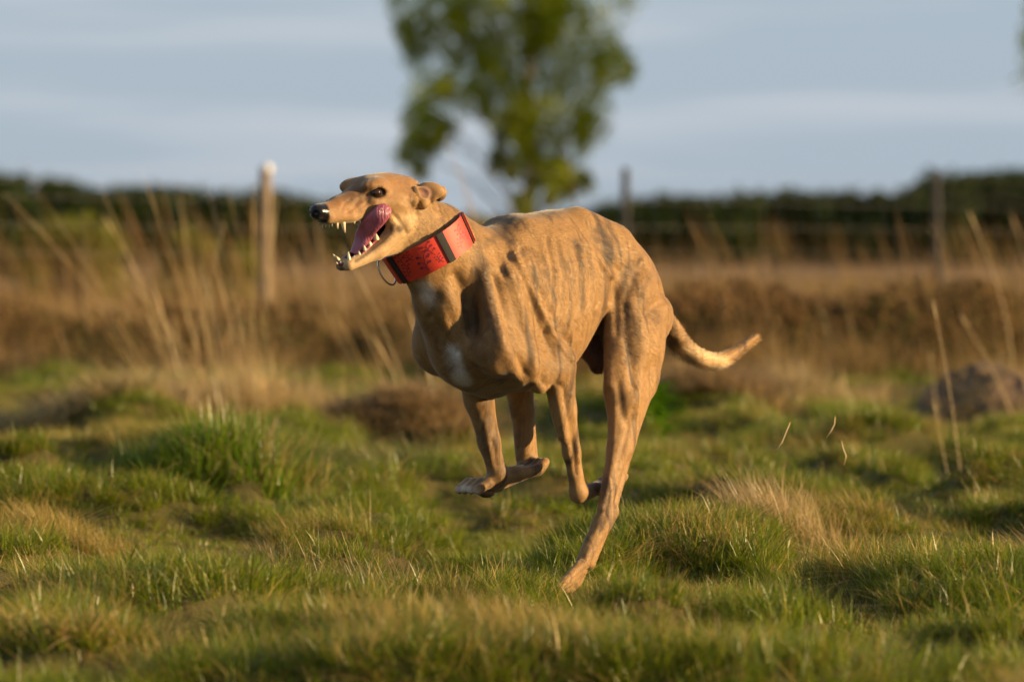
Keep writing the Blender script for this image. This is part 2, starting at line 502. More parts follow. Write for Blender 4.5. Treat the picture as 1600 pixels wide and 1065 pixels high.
for y0, y1, dens, sd, sc in ((7.0, 10, 950, 1, 1.0), (10, 14.5, 950, 2, 0.95), (14.5, 21, 520, 3, 0.95), (21, 28, 220, 4, 1.1), (28, 33, 60, 5, 1.4)):
    x, y, rs = field(y0, y1, dens, sd)
    kp = np.ones(len(x), bool)
    for bu, bv_, brx, bry in BARE:
        q_ = on_ground(bu, bv_); kp &= (((x - q_[0]) / brx) ** 2 + ((y - q_[1]) / bry) ** 2) > 0.4 + 0.6 * rs.rand(len(x))
    x, y = x[kp], y[kp]
    hb_ = smooth(0.42, 0.78, vnoise(x, y, 0.36, 61, 3) * 0.65 + vnoise(x, y, 0.17, 3, 77) * 0.35)
    long_ = 0.55 * vnoise(x, y, 0.55, 3, 3) + 0.12 + 0.5 * hb_ + 0.3 * (vnoise(x, y, 0.2, 8, 3) - 0.5)
    dry = vnoise(x, y, 0.52, 53, 27) * 0.5 + vnoise(x, y, 0.19, 2, 40) * 0.5
    u = rs.rand(len(x))
    kind = np.where(u < 0.17, 3, np.where((u < 0.17 + 0.75 * smooth(0.58, 0.75, dry) * smooth(0.35, 0.6, long_)), 2, np.where(rs.rand(len(x)) < smooth(0.42, 0.66, long_), 1, 0)))
    kind = np.where((kind == 2) & (y < 11.5) & (rs.rand(len(x)) < 0.6), 1, kind)
    off, cnt = np.array([0, 10, 18, 24])[kind], np.array([10, 8, 6, 6])[kind]
    I_.append(off + (rs.rand(len(x)) * cnt).astype(int))
    P_.append(np.c_[x, y, gh(x, y)]); R_.append(np.where(kind == 2, rs.normal(0, 0.5, len(x)), rs.rand(len(x)) * 6.28))
    S_.append(sc * 0.68 * (0.60 + 0.6 * rs.rand(len(x))) * (0.60 + 0.75 * long_))
    D_.append(np.where(kind == 3, 0.95, np.where(kind == 2, 0.26 + 0.34 * rs.rand(len(x)), -0.25 + 0.75 * dry + 0.2 * (rs.rand(len(x)) - 0.5))))
    T_.append(rs.normal(0, 0.12, (len(x), 2)))
cat_ = np.concatenate
grass = scatter('grass', var, TURF, cat_(P_), cat_(R_), cat_(S_), cat_(I_), {'dry': cat_(D_)}, cat_(T_))
tag(grass, 'short green and straw-coloured grass covering the uneven ground', 'grass', kind='stuff')

# tall dry moor grass beyond the turf
MOOR = grass_mat('moor_grass_blades', (0.10, 0.105, 0.025), (0.17, 0.15, 0.04), (0.19, 0.112, 0.045), (0.43, 0.285, 0.125), patch=0.6, fine=0.3)
var2 = []
for k in range(8):
    var2.append(tuft_mesh('moor', [blades(110, 0.16, 0.18, 0.50, 0.50, 0.004, 0.009, (-0.16, 0), 4, 0.7, 500 + k), blades(60, 0.18, 0.15, 0.35, 1.0, 0.004, 0.009, (-0.1, 0), 3, 0.8, 560 + k), blades(6 if k % 3 == 0 else 1, 0.15, 0.5, 1.2, 0.26, 0.0035, 0.006, (-0.16, 0), 5, 0.4, 530 + k, head=1.6)]))
P_, S_, I_, D_, R_ = [], [], [], [], []
for y0, y1, dens, sd in ((24.5, 36, 19, 21), (36, 48, 10, 22), (48, 75, 2.2, 23), (75, 140, 0.5, 24)):
    x, y, rs = field(y0, y1, dens, sd, 2.0, 0.125)
    edge = y > 26.0 + 7.5 * (vnoise(x, y, 0.9, 4, 4) - 0.25)
    lump = vnoise(x, y, 1.6, 17, 3)
    k = edge & (rs.rand(len(x)) < 0.25 + 1.0 * lump)
    x, y, lump = x[k], y[k], lump[k]
    P_.append(np.c_[x, y, gh(x, y)]); R_.append(rs.normal(0, 0.6, len(x))); I_.append((rs.rand(len(x)) * 8).astype(int))
    S_.append((0.60 + 0.35 * rs.rand(len(x))) * (0.50 + 0.85 * lump) * (0.86 + 0.04 * smooth(0.5, -2.5, x)) * (1 - 0.35 * smooth(46, 60, y)))
    D_.append(0.50 + 0.35 * lump + 0.12 * rs.rand(len(x)) - 0.10 * smooth(0, 4, x))
moor = scatter('tall_dry_grass', var2, MOOR, cat_(P_), cat_(R_), cat_(S_), cat_(I_), {'dry': cat_(D_)})
tag(moor, 'tall tan moor grass standing as a wide belt along the fence', 'grass', kind='stuff')

# heather and dead bracken, a dark low layer at the foot of the moor grass
def twigs(n, rad, h, leaf, seed):
    rs = np.random.RandomState(seed)
    az, rr = rs.rand(n) * 6.283, rad * np.sqrt(rs.rand(n)); hh = h * (0.25 + 0.75 * rs.rand(n)) * (1.1 - 0.55 * (rr / rad) ** 2)
    c = np.c_[rr * np.cos(az), rr * np.sin(az), hh]
    d = rs.normal(0, 1, (n, 3)); d[:, 2] = np.abs(d[:, 2]) + 0.5; d /= np.linalg.norm(d, axis=1)[:, None]
    s = np.cross(d, rs.normal(0, 1, (n, 3))); s /= np.linalg.norm(s, axis=1)[:, None]
    l = leaf * (0.6 + 0.8 * rs.rand(n, 1))
    V = np.stack([c - d * l, c + s * l * 0.22, c + d * l, c - s * l * 0.22], 1).reshape(-1, 3)
    F = (np.arange(n)[:, None, None] * 4 + np.array([[0, 1, 2], [0, 2, 3]])[None]).reshape(-1, 3)
    return V, F, np.repeat(hh / h, 4), np.repeat(rs.rand(n), 4)
HEATH = grass_mat('heather_twigs', (0.030, 0.038, 0.012), (0.070, 0.072, 0.022), (0.085, 0.048, 0.024), (0.17, 0.10, 0.045), transl=0.2, patch=0.8, fine=0.0)
var3 = [tuft_mesh('heather', [twigs(520, 0.32, 0.36, 0.035, 700 + k)]) for k in range(5)]
x, y, rs = field(26.5, 38, 6.0, 31, 1.5)
keep = (y > 27.6 + 2.0 * (vnoise(x, y, 1.0, 9, 2) - 0.3)) & (rs.rand(len(x)) < 0.35 + 0.65 * smooth(-1.0, 1.2, x))
x, y = x[keep], y[keep]
heath = scatter('heather', var3, HEATH, np.c_[x, y, gh(x, y)], rs.rand(len(x)) * 6.28, (0.7 + 0.6 * rs.rand(len(x))) * (0.80 + 0.15 * smooth(-0.5, 1.5, x)), (rs.rand(len(x)) * 5).astype(int), {'dry': 0.25 + 0.5 * rs.rand(len(x))})
tag(heath, 'low dark brown-green heather at the foot of the tall grass', 'heather', kind='stuff')
# ================================================================ trees, far wood, fence
def uv_ball_(c, r, n=16, m=10):
    th = np.linspace(0, np.pi, m + 1); ph = np.arange(n) * 2 * np.pi / n
    co = [np.array(c) + r * np.array([math.sin(a) * math.cos(b), math.sin(a) * math.sin(b), math.cos(a)]) for a in th for b in ph]
    return np.array(co), np.array([(i * n + j, (i + 1) * n + j, (i + 1) * n + (j + 1) % n, i * n + (j + 1) % n) for i in range(m) for j in range(n)])
def tube(pts, rads, n=8):
    pts = np.array(pts, float); co, fs = [], []
    for i, p in enumerate(pts):
        d = pts[min(i + 1, len(pts) - 1)] - pts[max(i - 1, 0)]; d /= np.linalg.norm(d) + 1e-9
        a = np.cross(d, (0.31, 0.95, 0.1)); a /= np.linalg.norm(a); b = np.cross(d, a)
        co += [p + rads[i] * (math.cos(q) * a + math.sin(q) * b) for q in np.arange(n) * 2 * math.pi / n]
    for i in range(len(pts) - 1):
        for j in range(n): fs.append((i * n + j, i * n + (j + 1) % n, (i + 1) * n + (j + 1) % n, (i + 1) * n + j))
    m = len(pts) - 1
    for k in range(1, n - 1):
        fs.append((m * n, m * n + k, m * n + k + 1, m * n + k + 1)); fs.append((0, k + 1, k, k))
    return np.array(co), np.array(fs)
def quads_mesh(name, parts, mat):
    V, F, o = [], [], 0
    for v, f in parts: V.append(v); F.append(f + o); o += len(v)
    V, F = np.concatenate(V), np.concatenate(F)
    me = bpy.data.meshes.new(name)
    me.from_pydata(V.tolist(), [], [list(dict.fromkeys(f)) for f in F.tolist()])
    me.polygons.foreach_set('use_smooth', np.ones(len(me.polygons), bool)); me.update()
    me.materials.append(mat)
    return me
def leaves(centres, rads, per, size, rs, squash=0.8, droop=0.0):
    C = np.repeat(np.array(centres), per, 0); R = np.repeat(np.array(rads), per)
    n = len(C)
    d = rs.normal(0, 1, (n, 3)); d /= np.linalg.norm(d, axis=1)[:, None]
    P = C + d * (R * rs.rand(n) ** 0.45)[:, None] * np.array([1, 1, squash])
    P[:, 2] -= droop * rs.rand(n) * R
    a = rs.normal(0, 1, (n, 3)); a /= np.linalg.norm(a, axis=1)[:, None]
    b = np.cross(a, rs.normal(0, 1, (n, 3))); b /= np.linalg.norm(b, axis=1)[:, None]
    l = size * (0.6 + 0.8 * rs.rand(n, 1))
    V = np.stack([P - a * l, P + b * l * 0.62, P + a * l, P - b * l * 0.62], 1).reshape(-1, 3)
    F = np.arange(n * 4).reshape(-1, 4)
    return V, F, np.repeat(rs.rand(n), 4)
def leaf_mat(name, a, b, transl=0.4):
    t = NT(name); rn = t.attr('rnd'); ge = t.n('ShaderNodeNewGeometry')
    nz = t.noise(ge.outputs['Position'], 0.8, 3)
    f = t.math('ADD', t.math('MULTIPLY', rn.outputs['Fac'], 0.6), t.math('MULTIPLY', nz.outputs['Fac'], 0.4))
    c = t.mix(f, a, b)
    d = t.n('ShaderNodeBsdfDiffuse'); t.l(c, d.inputs[0]); tr = t.n('ShaderNodeBsdfTranslucent'); t.l(c, tr.inputs[0])
    m = t.n('ShaderNodeMixShader'); m.inputs[0].default_value = transl
    t.l(d.outputs[0], m.inputs[1]); t.l(tr.outputs[0], m.inputs[2])
    return t.done(m.outputs[0])
def crown_mesh(name, V, F, rnd, mat):
    me = mesh_np(name, V, F, False); fattr(me, 'rnd', rnd); me.materials.append(mat); return me
BARK = simple_mat('birch_bark', (0.22, 0.16, 0.12), 0.85, 0.5, 9, 0.5)
DBARK = simple_mat('dark_bark', (0.09, 0.065, 0.045), 0.9, 0.4, 9, 0.5)
BIRCH = leaf_mat('birch_leaf', (0.19, 0.29, 0.016), (0.52, 0.52, 0.03), 0.55)
DARKL = leaf_mat('dark_leaf', (0.018, 0.034, 0.012), (0.050, 0.070, 0.020), 0.25)
YGRN = leaf_mat('yellow_green_leaf', (0.085, 0.105, 0.018), (0.20, 0.19, 0.035), 0.35)

def birch(px_u, Yd, clumps, label, seed, top=9.5, lean=0.0, group=None):
    rs = np.random.RandomState(seed)
    base = at(px_u, HORIZON, Yd); base[2] = 0
    o = empty('birch_tree', base); tag(o, label, 'tree', group)
    tr = [(lean * q * 0.6 + 0.07 * math.sin(5 * q), 0.05 * math.sin(4 * q), -0.2 + top * q * 0.96) for q in np.linspace(0, 1, 12)]
    rd = [0.10 * (1 - q) ** 0.9 + 0.012 for q in np.linspace(0, 1, 12)]
    parts = [tube(tr, rd, 10)]
    for (cx, cy, cz, r) in clumps:
        j = rs.rand()
        z0 = max(0.9, cz - 0.5 - 0.55 * abs(cx) - 0.4 * j); q = np.clip((z0 + 0.2) / (top * 0.96), 0, 0.98)
        s = np.array([np.interp(q, np.linspace(0, 1, 12), [p[k] for p in tr]) for k in range(3)])
        e = np.array([cx, cy, cz]); m = s * 0.45 + e * 0.55 + np.array([0, 0, 0.25])
        parts.append(tube([s, m, e], [0.022 * (1 - 0.6 * q), 0.012, 0.004], 5))
    link('trunk', quads_mesh('birch_trunk', parts, BARK), None, o)
    C = [c[:3] for c in clumps]; R = [c[3] for c in clumps]
    C2, R2 = [], []
    for c_, r_ in zip(C, R):                    # each bough carries several hanging sprays
        for k in range(7):
            d_ = rs.normal(0, 0.62, 3) * r_
            C2.append(np.array(c_) + d_ + np.array([0, 0, -0.25 * r_])); R2.append(r_ * rs.uniform(0.5, 0.95))
    V, F, rn = leaves(C2, R2, 66, 0.040, rs, 1.25, 0.9)
    link('crown', crown_mesh('birch_crown', V, F, rn, BIRCH), None, o)
    return o
# crown clumps read off the photograph: (u, v, radius px, depth m)
BD = 90.0; bx = at(826, HORIZON, BD)
def cl(u, v, r, dy): p = at(u, v, BD); return (p[0] - bx[0], dy, p[2], r * BD / FPX)
rb = random.Random(5)
clumps = []
for u, v, r in ((665, 20, 34), (700, 35, 34), (650, 60, 26), (720, 85, 34), (668, 130, 30), (650, 165, 26), (690, 145, 30), (655, 200, 22), (675, 205, 24), (640, 235, 18), (660, 245, 18), (735, 130, 26), (750, 40, 40), (790, 30, 42), (830, 20, 44), (875, 25, 44), (910, 45, 38), (940, 80, 34), (955, 105, 26), (930, 120, 34), (890, 90, 42), (850, 75, 42), (805, 80, 40), (775, 95, 34), (900, 150, 38), (865, 140, 40), (835, 135, 36), (800, 140, 34), (765, 160, 24), (925, 185, 26), (905, 200, 26), (870, 190, 34), (840, 185, 30), (815, 195, 26), (785, 190, 22), (890, 235, 26), (865, 245, 24), (905, 265, 18), (845, 240, 18), (780, 235, 16), (885, 280, 16), (690, 190, 22), (860, 300, 16), (800, 262, 14), (825, 300, 16), (815, 225, 20), (845, 275, 16), (750, 70, 30), (715, 10, 30), (960, 70, 22)):
    clumps.append(cl(u, v, r, rb.uniform(-0.9, 0.9)))
for k in range(70):      # the part of the crown above the frame
    z = rb.uniform(4.4, 9.0); w = 1.9 * math.sqrt(max(0.02, 1 - ((z - 5.2) / 4.2) ** 2)); an = rb.uniform(0, 6.283); q = math.sqrt(rb.random())
    clumps.append((w * q * math.cos(an) - 0.25, 0.8 * w * q * math.sin(an), z, rb.uniform(0.25, 0.45)))
birch(826, BD, clumps, 'tall yellow-green birch tree standing alone behind the wire fence', 3, 9.4, -0.3)
clumps2 = []
for k in range(110):
    z = rb.uniform(3.1, 9.0); w = 1.75 * math.sqrt(max(0.02, 1 - ((z - 4.6) / 4.6) ** 2)); an = rb.uniform(0, 6.283); q = math.sqrt(rb.random())
    clumps2.append((w * q * math.cos(an), w * q * math.sin(an), z, rb.uniform(0.25, 0.42)))
birch(1787, 88.0, clumps2, 'birch tree at the edge of the heath, only the rim of its crown showing', 8, 9.2)

def shrub(u, vtop, Yd, wpx, mat, label, seed, group=None, name='shrub'):
    rs = np.random.RandomState(seed)
    p = at(u, vtop, Yd); h = p[2]; w = wpx * Yd / FPX / 2
    o = empty(name, (p[0], Yd, 0)); tag(o, label, 'shrub', group)
    C, R, st = [], [], []
    for k in range(16):
        a, q = rs.rand() * 6.283, math.sqrt(rs.rand()); z = h * (0.22 + 0.62 * rs.rand()) * (1.05 - 0.35 * q)
        C.append((w * 0.8 * q * math.cos(a), w * 0.6 * q * math.sin(a), z)); R.append(0.30 * w + 0.10 * h * rs.rand())
        st.append(tube([(0.1 * math.cos(a), 0.1 * math.sin(a), -0.05), (C[-1][0] * 0.6, C[-1][1] * 0.6, z * 0.55), C[-1]], [0.03, 0.02, 0.006], 5))
    V, F, rn = leaves(C, R, 170, 0.055, rs, 0.9)
    link('stem', quads_mesh('shrub_stem', st, DBARK), None, o)
    link('foliage', crown_mesh('shrub_foliage', V, F, rn, mat), None, o)
shrub(110, 300, 62, 210, YGRN, 'broad yellow-green shrub beyond the fence, left of the lit post', 41)
shrub(325, 345, 66, 170, YGRN, 'low olive shrub beyond the fence close to the lit post', 42)
shrub(20, 268, 120, 130, DARKL, 'dark rounded shrub with a bronze top at the wood edge', 43)
shrub(745, 322, 84, 150, YGRN, 'yellow-green shrub at the foot of the birch, on its shaded side', 44)
shrub(905, 325, 82, 150, YGRN, 'yellow-green shrub at the foot of the birch, on its sunlit side', 45)

# far wood: one continuous dark mass along the heath's far edge
WD = 320.0
top_line = [(-4500, 266), (-3600, 258), (-2700, 268), (-1800, 260), (-900, 262), (-500, 272), (-200, 268), (0, 266), (60, 270), (110, 280), (160, 292), (230, 284), (290, 290), (330, 300), (400, 292), (440, 298), (520, 312), (600, 330), (700, 338), (800, 340), (880, 335), (940, 318), (1000, 302), (1080, 296), (1140, 298), (1200, 291), (1290, 297), (1400, 292), (1440, 278), (1470, 268), (1540, 264), (1600, 262), (1700, 258), (2000, 262), (2500, 258), (3500, 266), (4500, 260), (6000, 264)]
tu, tv = np.array(top_line).T
var4 = []
for k in range(6):
    rs = np.random.RandomState(900 + k); C, R = [], []
    for j in range(26):
        a, q, z = rs.rand() * 6.283, math.sqrt(rs.rand()), rs.rand()
        w = 0.42 * (1 - 0.55 * z)
        C.append((w * q * math.cos(a), w * q * math.sin(a), 0.10 + 0.80 * z)); R.append(0.10 + 0.06 * rs.rand())
    V, F, rn = leaves(C, R, 42, 0.035, rs, 0.9)
    tv_, tf_ = tube([(0, 0, -0.02), (0.01, 0, 0.5), (0, 0, 0.9)], [0.022, 0.016, 0.004], 5)
    me = mesh_np('wood_tree', np.concatenate([V, tv_]), np.concatenate([F, tf_ + len(V)]), False); fattr(me, 'rnd', np.r_[rn, np.full(len(tv_), 0.1)])
    var4.append(me)
rs = np.random.RandomState(77); P_, S_ = [], []
for row in range(4):
    u = -4500.0
    while u < 6000:
        yd = WD + row * 9 + rs.uniform(-4, 4); v = np.interp(u, tu, tv) + rs.uniform(-2, 9) + 2 * (row == 0) * rs.rand()
        p = at(u, v, yd); hgt = p[2]
        P_.append((p[0], yd, 0)); S_.append(hgt * 1.03); u += rs.uniform(0.30, 0.5) * hgt * FPX / yd
    
P_ = np.array(P_); n = len(P_)
wood = scatter('far_wood', var4, DARKL, P_, rs.rand(n) * 6.28, np.array(S_), (rs.rand(n) * 6).astype(int))
tag(wood, 'dark green wood stretching along the far edge of the heath', 'wood', kind='stuff')

# fence: round posts, plain wires and netting
WOODP = simple_mat('weathered_post', (0.23, 0.17, 0.11), 0.85, 0.35, 14, 0.5)
DARKPOST = simple_mat('dark_post', (0.030, 0.030, 0.032), 0.9, 0.35, 14, 0.5)  # darker tone for every post but one
WIRE = simple_mat('galvanised_wire', (0.30, 0.29, 0.28), 0.5, 0.2, 10, Metallic=0.6)
WHITE = simple_mat('white_ceramic', (0.85, 0.80, 0.74), 0.2, 0.05, 10)
fence = empty('wire_fence', (0, 42, 0))
tag(fence, 'wire fence of round wooden posts and netting running through the tall grass', 'fence')
FY = lambda x: 42 + (x + 1.82) * 1.15
px_ = [-4.55, -1.82, 0.90, 3.60, 6.3, 9.0]
ph_ = [1.30, 1.29, 1.33, 1.36, 1.33, 1.33]
for x, h in zip(px_, ph_):
    pts = [(x, FY(x) - 42, z) for z in (-0.3, 0.4, 0.9, h - 0.02, h)]
    po = link('post', quads_mesh('fence_post', [tube(pts, np.array([0.052, 0.052, 0.050, 0.048, 0.040]) * (0.88 if x == -1.82 else 0.66), 14)], WOODP if x == -1.82 else DARKPOST), None, fence)
    if x == -1.82:
        b, f = uv_ball_(np.array((x + 0.018, FY(x) - 42 - 0.052, h - 0.015)), 0.036)
        link('insulator', mesh_np('insulator', b, f), WHITE, po)
for z in (0.25, 0.45, 0.65, 0.85, 1.05, 1.16, 1.27):
    pts = [(x, FY(x) - 42 - 0.055, z + 0.01 * math.sin(x)) for x in np.linspace(px_[0], px_[-1], 40)]
    link('wire', quads_mesh('fence_wire', [tube(pts, [0.0011] * 40, 4)], WIRE), None, fence)
st = [tube([(x, FY(x) - 42 - 0.055, 0.25), (x, FY(x) - 42 - 0.055, 1.16)], [0.0008, 0.0008], 3) for x in np.arange(px_[0], px_[-1], 0.15)]
o = link('netting', quads_mesh('fence_netting', st, WIRE), None, fence); o['kind'] = 'stuff'
# ================================================================ single tussocks, stalks, herbs, hummock
def place(u, v):
    p = on_ground(u, v); return np.array([p[0], p[1], float(gh(p[0], p[1]))])
def tussock(name, u, v, parts, mat, label, cat='tussock', group=None, pn='leaf_blades'):
    o = empty(name, place(u, v)); tag(o, label, cat, group)
    b0 = place(u, v)
    for nm, pr, m in parts:
        pr = [(q[0] + np.array([q[4], q[5], float(gh(b0[0] + q[4], b0[1] + q[5])) - b0[2]]),) + q[1:4] if len(q) > 4 else q for q in pr]   # each tuft stands on the ground under it
        b = link(nm, tuft_mesh(nm, pr), m, o)
    return o
LUSH = grass_mat('lush_tussock', (0.060, 0.145, 0.004), (0.19, 0.27, 0.010), (0.30, 0.20, 0.07), (0.46, 0.33, 0.14), False, 0.16)
OLIV = grass_mat('olive_bents', (0.060, 0.085, 0.018), (0.115, 0.135, 0.032), (0.34, 0.235, 0.095), (0.52, 0.38, 0.18), False, 0.30)
TAN = grass_mat('tan_bents', (0.10, 0.11, 0.03), (0.17, 0.16, 0.05), (0.42, 0.29, 0.125), (0.60, 0.45, 0.23), False, 0.78)
BRWN = grass_mat('brown_thatch', (0.12, 0.085, 0.04), (0.17, 0.12, 0.055), (0.34, 0.22, 0.10), (0.52, 0.36, 0.18), False, 0.75)
def dome(n_t, rx, ry, h, mk, seed):
    """many small tufts over a mound"""
    rs = np.random.RandomState(seed); out = []
    for k in range(n_t):
        a, q = rs.rand() * 6.283, math.sqrt(rs.rand())
        V, F, t_, r_ = mk(seed * 50 + k, q)
        x, y = rx * q * math.cos(a), ry * q * math.sin(a)
        out.append((V + np.array([0, 0, h * (1 - q * q)]), F, t_, r_, x, y))
    return out
tussock('grass_tussock', 355, 796, [
    ('leaf_blades', dome(110, 0.26, 0.25, 0.02, lambda s, q: blades(40, 0.05, 0.08, 0.17 + 0.04 * (1 - q), 0.75, 0.0030, 0.006, (0.0, 0), 4, 0.7, s), 3), LUSH),
    ('dead_blades', dome(22, 0.24, 0.24, 0.0, lambda s, q: blades(16, 0.05, 0.06, 0.15, 1.1, 0.0025, 0.005, (0, -0.2), 4, 1.0, s, lean0=0.3), 4), TAN)], LUSH,
    'big domed tussock of broad lush green grass in front of tan moor grass')
tussock('grass_tussock', 335, 672, [
    ('leaf_blades', dome(90, 0.44, 0.38, 0.03, lambda s, q: blades(46, 0.08, 0.10, 0.26, 1.0, 0.003, 0.006, (-0.12, 0), 4, 0.9, s), 5), TAN),
    ('stalk', [blades(60, 0.22, 0.40, 1.0, 0.40, 0.0028, 0.0046, (-0.18, 0), 6, 0.45, 61, head=1.2)], TAN)], TAN,
    'pale tan moor grass tussock with long stems leaning over the green tussock')
tussock('grass_tussock', 650, 705, [
    ('leaf_blades', dome(110, 0.29, 0.29, 0.03, lambda s, q: blades(46, 0.06, 0.05, 0.14, 1.2, 0.0028, 0.0055, (-0.05, -0.1), 4, 1.0, s, lean0=0.3), 6), BRWN),
    ('stalk', [blades(7, 0.15, 0.25, 0.62, 0.3, 0.003, 0.005, (-0.25, 0), 5, 0.4, 62, head=1.3)], TAN)], BRWN,
    'brown matted tussock of dead grass under the dog\'s chest')
tussock('grass_tussock', 1235, 872, [
    ('leaf_blades', dome(30, 0.11, 0.11, 0.02, lambda s, q: blades(55, 0.04, 0.06, 0.16, 0.6, 0.0009, 0.0018, (-0.30, -0.05), 5, 0.7, s), 7), TAN),
    ('green_blades', dome(18, 0.17, 0.15, 0.0, lambda s, q: blades(40, 0.045, 0.05, 0.11, 0.8, 0.0012, 0.0025, (-0.2, 0), 4, 0.7, s), 8), OLIV)], TAN,
    'wispy golden tussock with fine arching leaves swept over to one side')
tussock('grass_tussock', 1265, 965, [
    ('leaf_blades', dome(20, 0.10, 0.10, 0.01, lambda s, q: blades(60, 0.04, 0.05, 0.13, 0.8, 0.0009, 0.002, (-0.1, 0), 4, 0.8, s), 9), OLIV)], OLIV,
    'round grey-green tussock of fine leaves directly in front of the wispy golden tussock')
tussock('grass_tussock', 500, 925, [
    ('leaf_blades', dome(34, 0.17, 0.14, 0.01, lambda s, q: blades(60, 0.045, 0.05, 0.13, 0.8, 0.0009, 0.002, (-0.25, 0), 4, 0.8, s), 10), OLIV)], OLIV,
    'low olive tussock of fine leaves in front of the lush green tussock')
tussock('grass_tussock', 590, 775, [
    ('leaf_blades', dome(24, 0.17, 0.15, 0.01, lambda s, q: blades(60, 0.05, 0.06, 0.16, 0.8, 0.001, 0.0022, (-0.3, 0), 4, 0.8, s), 11), OLIV)], OLIV,
    'olive and tan wispy tussock between the lush green tussock and the dog')
tussock('grass_tussock', 1600, 905, [
    ('leaf_blades', dome(26, 0.12, 0.12, 0.02, lambda s, q: blades(55, 0.045, 0.07, 0.16, 0.75, 0.0009, 0.002, (-0.35, 0), 4, 0.9, s), 12), TAN)], TAN,
    'straw-coloured tussock cut off by the picture edge beside a bare patch')
tussock('grass_tussock', 900, 985, [
    ('leaf_blades', dome(34, 0.16, 0.10, 0.01, lambda s, q: blades(60, 0.045, 0.04, 0.11, 0.8, 0.0009, 0.002, (-0.2, 0), 4, 0.8, s), 13), OLIV)], OLIV,
    'soft tan-green tussock of fine grass half hiding the dog\'s planted hind paw')
tussock('grass_tussock', 1330, 720, [
    ('leaf_blades', dome(26, 0.22, 0.2, 0.02, lambda s, q: blades(50, 0.06, 0.06, 0.16, 0.8, 0.0018, 0.0035, (-0.1, 0), 4, 0.8, s), 14), LUSH)], LUSH,
    'dense dark green tussock below the drifting bits of straw')
tussock('grass_tussock', 150, 680, [
    ('leaf_blades', dome(80, 0.40, 0.34, 0.03, lambda s, q: blades(44, 0.07, 0.06, 0.18, 1.1, 0.003, 0.006, (-0.1, 0), 4, 0.9, s, lean0=0.2), 15), TAN)], TAN,
    'broad pale straw tussock in the shade-dappled turf beside the yellow flowers')
tussock('grass_tussock', 1112, 668, [
    ('leaf_blades', dome(80, 0.28, 0.28, 0.03, lambda s, q: blades(44, 0.06, 0.05, 0.15, 1.1, 0.003, 0.006, (-0.1, 0), 4, 0.9, s, lean0=0.2), 16), BRWN)], BRWN,
    'brown dead tussock behind the dog\'s tail, next to the bright green herbs')
tussock('grass_tussock', 1285, 640, [
    ('leaf_blades', dome(40, 0.30, 0.26, 0.06, lambda s, q: blades(44, 0.06, 0.08, 0.22, 0.8, 0.003, 0.006, (-0.15, 0), 4, 0.9, s), 17), TAN)], TAN,
    'feathery tan tussock at the foot of the dark heather')
# standing dead stalks
def stalk(u0, v0, u1, v1, label, w=0.0032, bend=0.03, group=None, nodes=()):
    w *= 0.72
    b = place(u0, v0); tpt = at(u1, v1, b[1] - 0.02)
    o = empty('dry_grass_stalk', b); tag(o, label, 'stalk', group)
    d = tpt - b; L = np.linalg.norm(d)
    pts = [np.array([0, 0, -0.02])] + [d * q + np.array([bend * math.sin(math.pi * q), 0.01 * math.sin(3 * q), 0]) for q in np.linspace(0.02, 1, 12)]
    rr = [w * 0.5] + [w * 0.5 * (1 - 0.55 * q) for q in np.linspace(0.02, 1, 12)]
    link('stem', quads_mesh('stalk_stem', [tube(pts, rr, 6)], STALK), None, o)
    hp = [d * q + np.array([bend * math.sin(math.pi * q), 0.01 * math.sin(3 * q), 0]) for q in np.linspace(0.90, 1.0, 5)]
    link('seed_head', quads_mesh('stalk_head', [tube(hp, [w * 0.3, w * 0.55, w * 0.6, w * 0.45, w * 0.1], 6)], STALK), None, o)
    for q in nodes:
        c, f = uv_ball_(d * q + np.array([bend * math.sin(math.pi * q), 0.01 * math.sin(3 * q), 0]), w * 1.2)
        link('node', mesh_np('stalk_node', c, f), DBARK, o)
STALK = simple_mat('dry_stalk', (0.58, 0.43, 0.22), 0.6, 0.2, 60)
stalk(1507, 758, 1457, 468, 'thin upright dead stalk with a dark knot halfway up', 0.0042, 0.012, nodes=(0.53,))
stalk(1487, 752, 1459, 630, 'short bare stalk beside the one with the dark knot', 0.0036, 0.0)
stalk(1587, 645, 1513, 328, 'tallest stalk, curving up in front of the earth hummock', 0.0075, 0.05)
stalk(1597, 670, 1500, 490, 'slanting pale stalk crossing in front of the earth hummock', 0.006, 0.02)
stalk(1640, 600, 1580, 334, 'tall bent stalk rising behind the earth hummock', 0.007, 0.03)
stalk(1468, 660, 1453, 550, 'stubby stalk standing alone behind the knotted one', 0.006, 0.0)
stalk(300, 640, 160, 335, 'long stalk with a thick head leaning far over beside the lush tussock', 0.007, 0.05)
stalk(575, 612, 500, 472, 'lone slanting stalk rising from grass near the brown matted tussock', 0.006, 0.0)
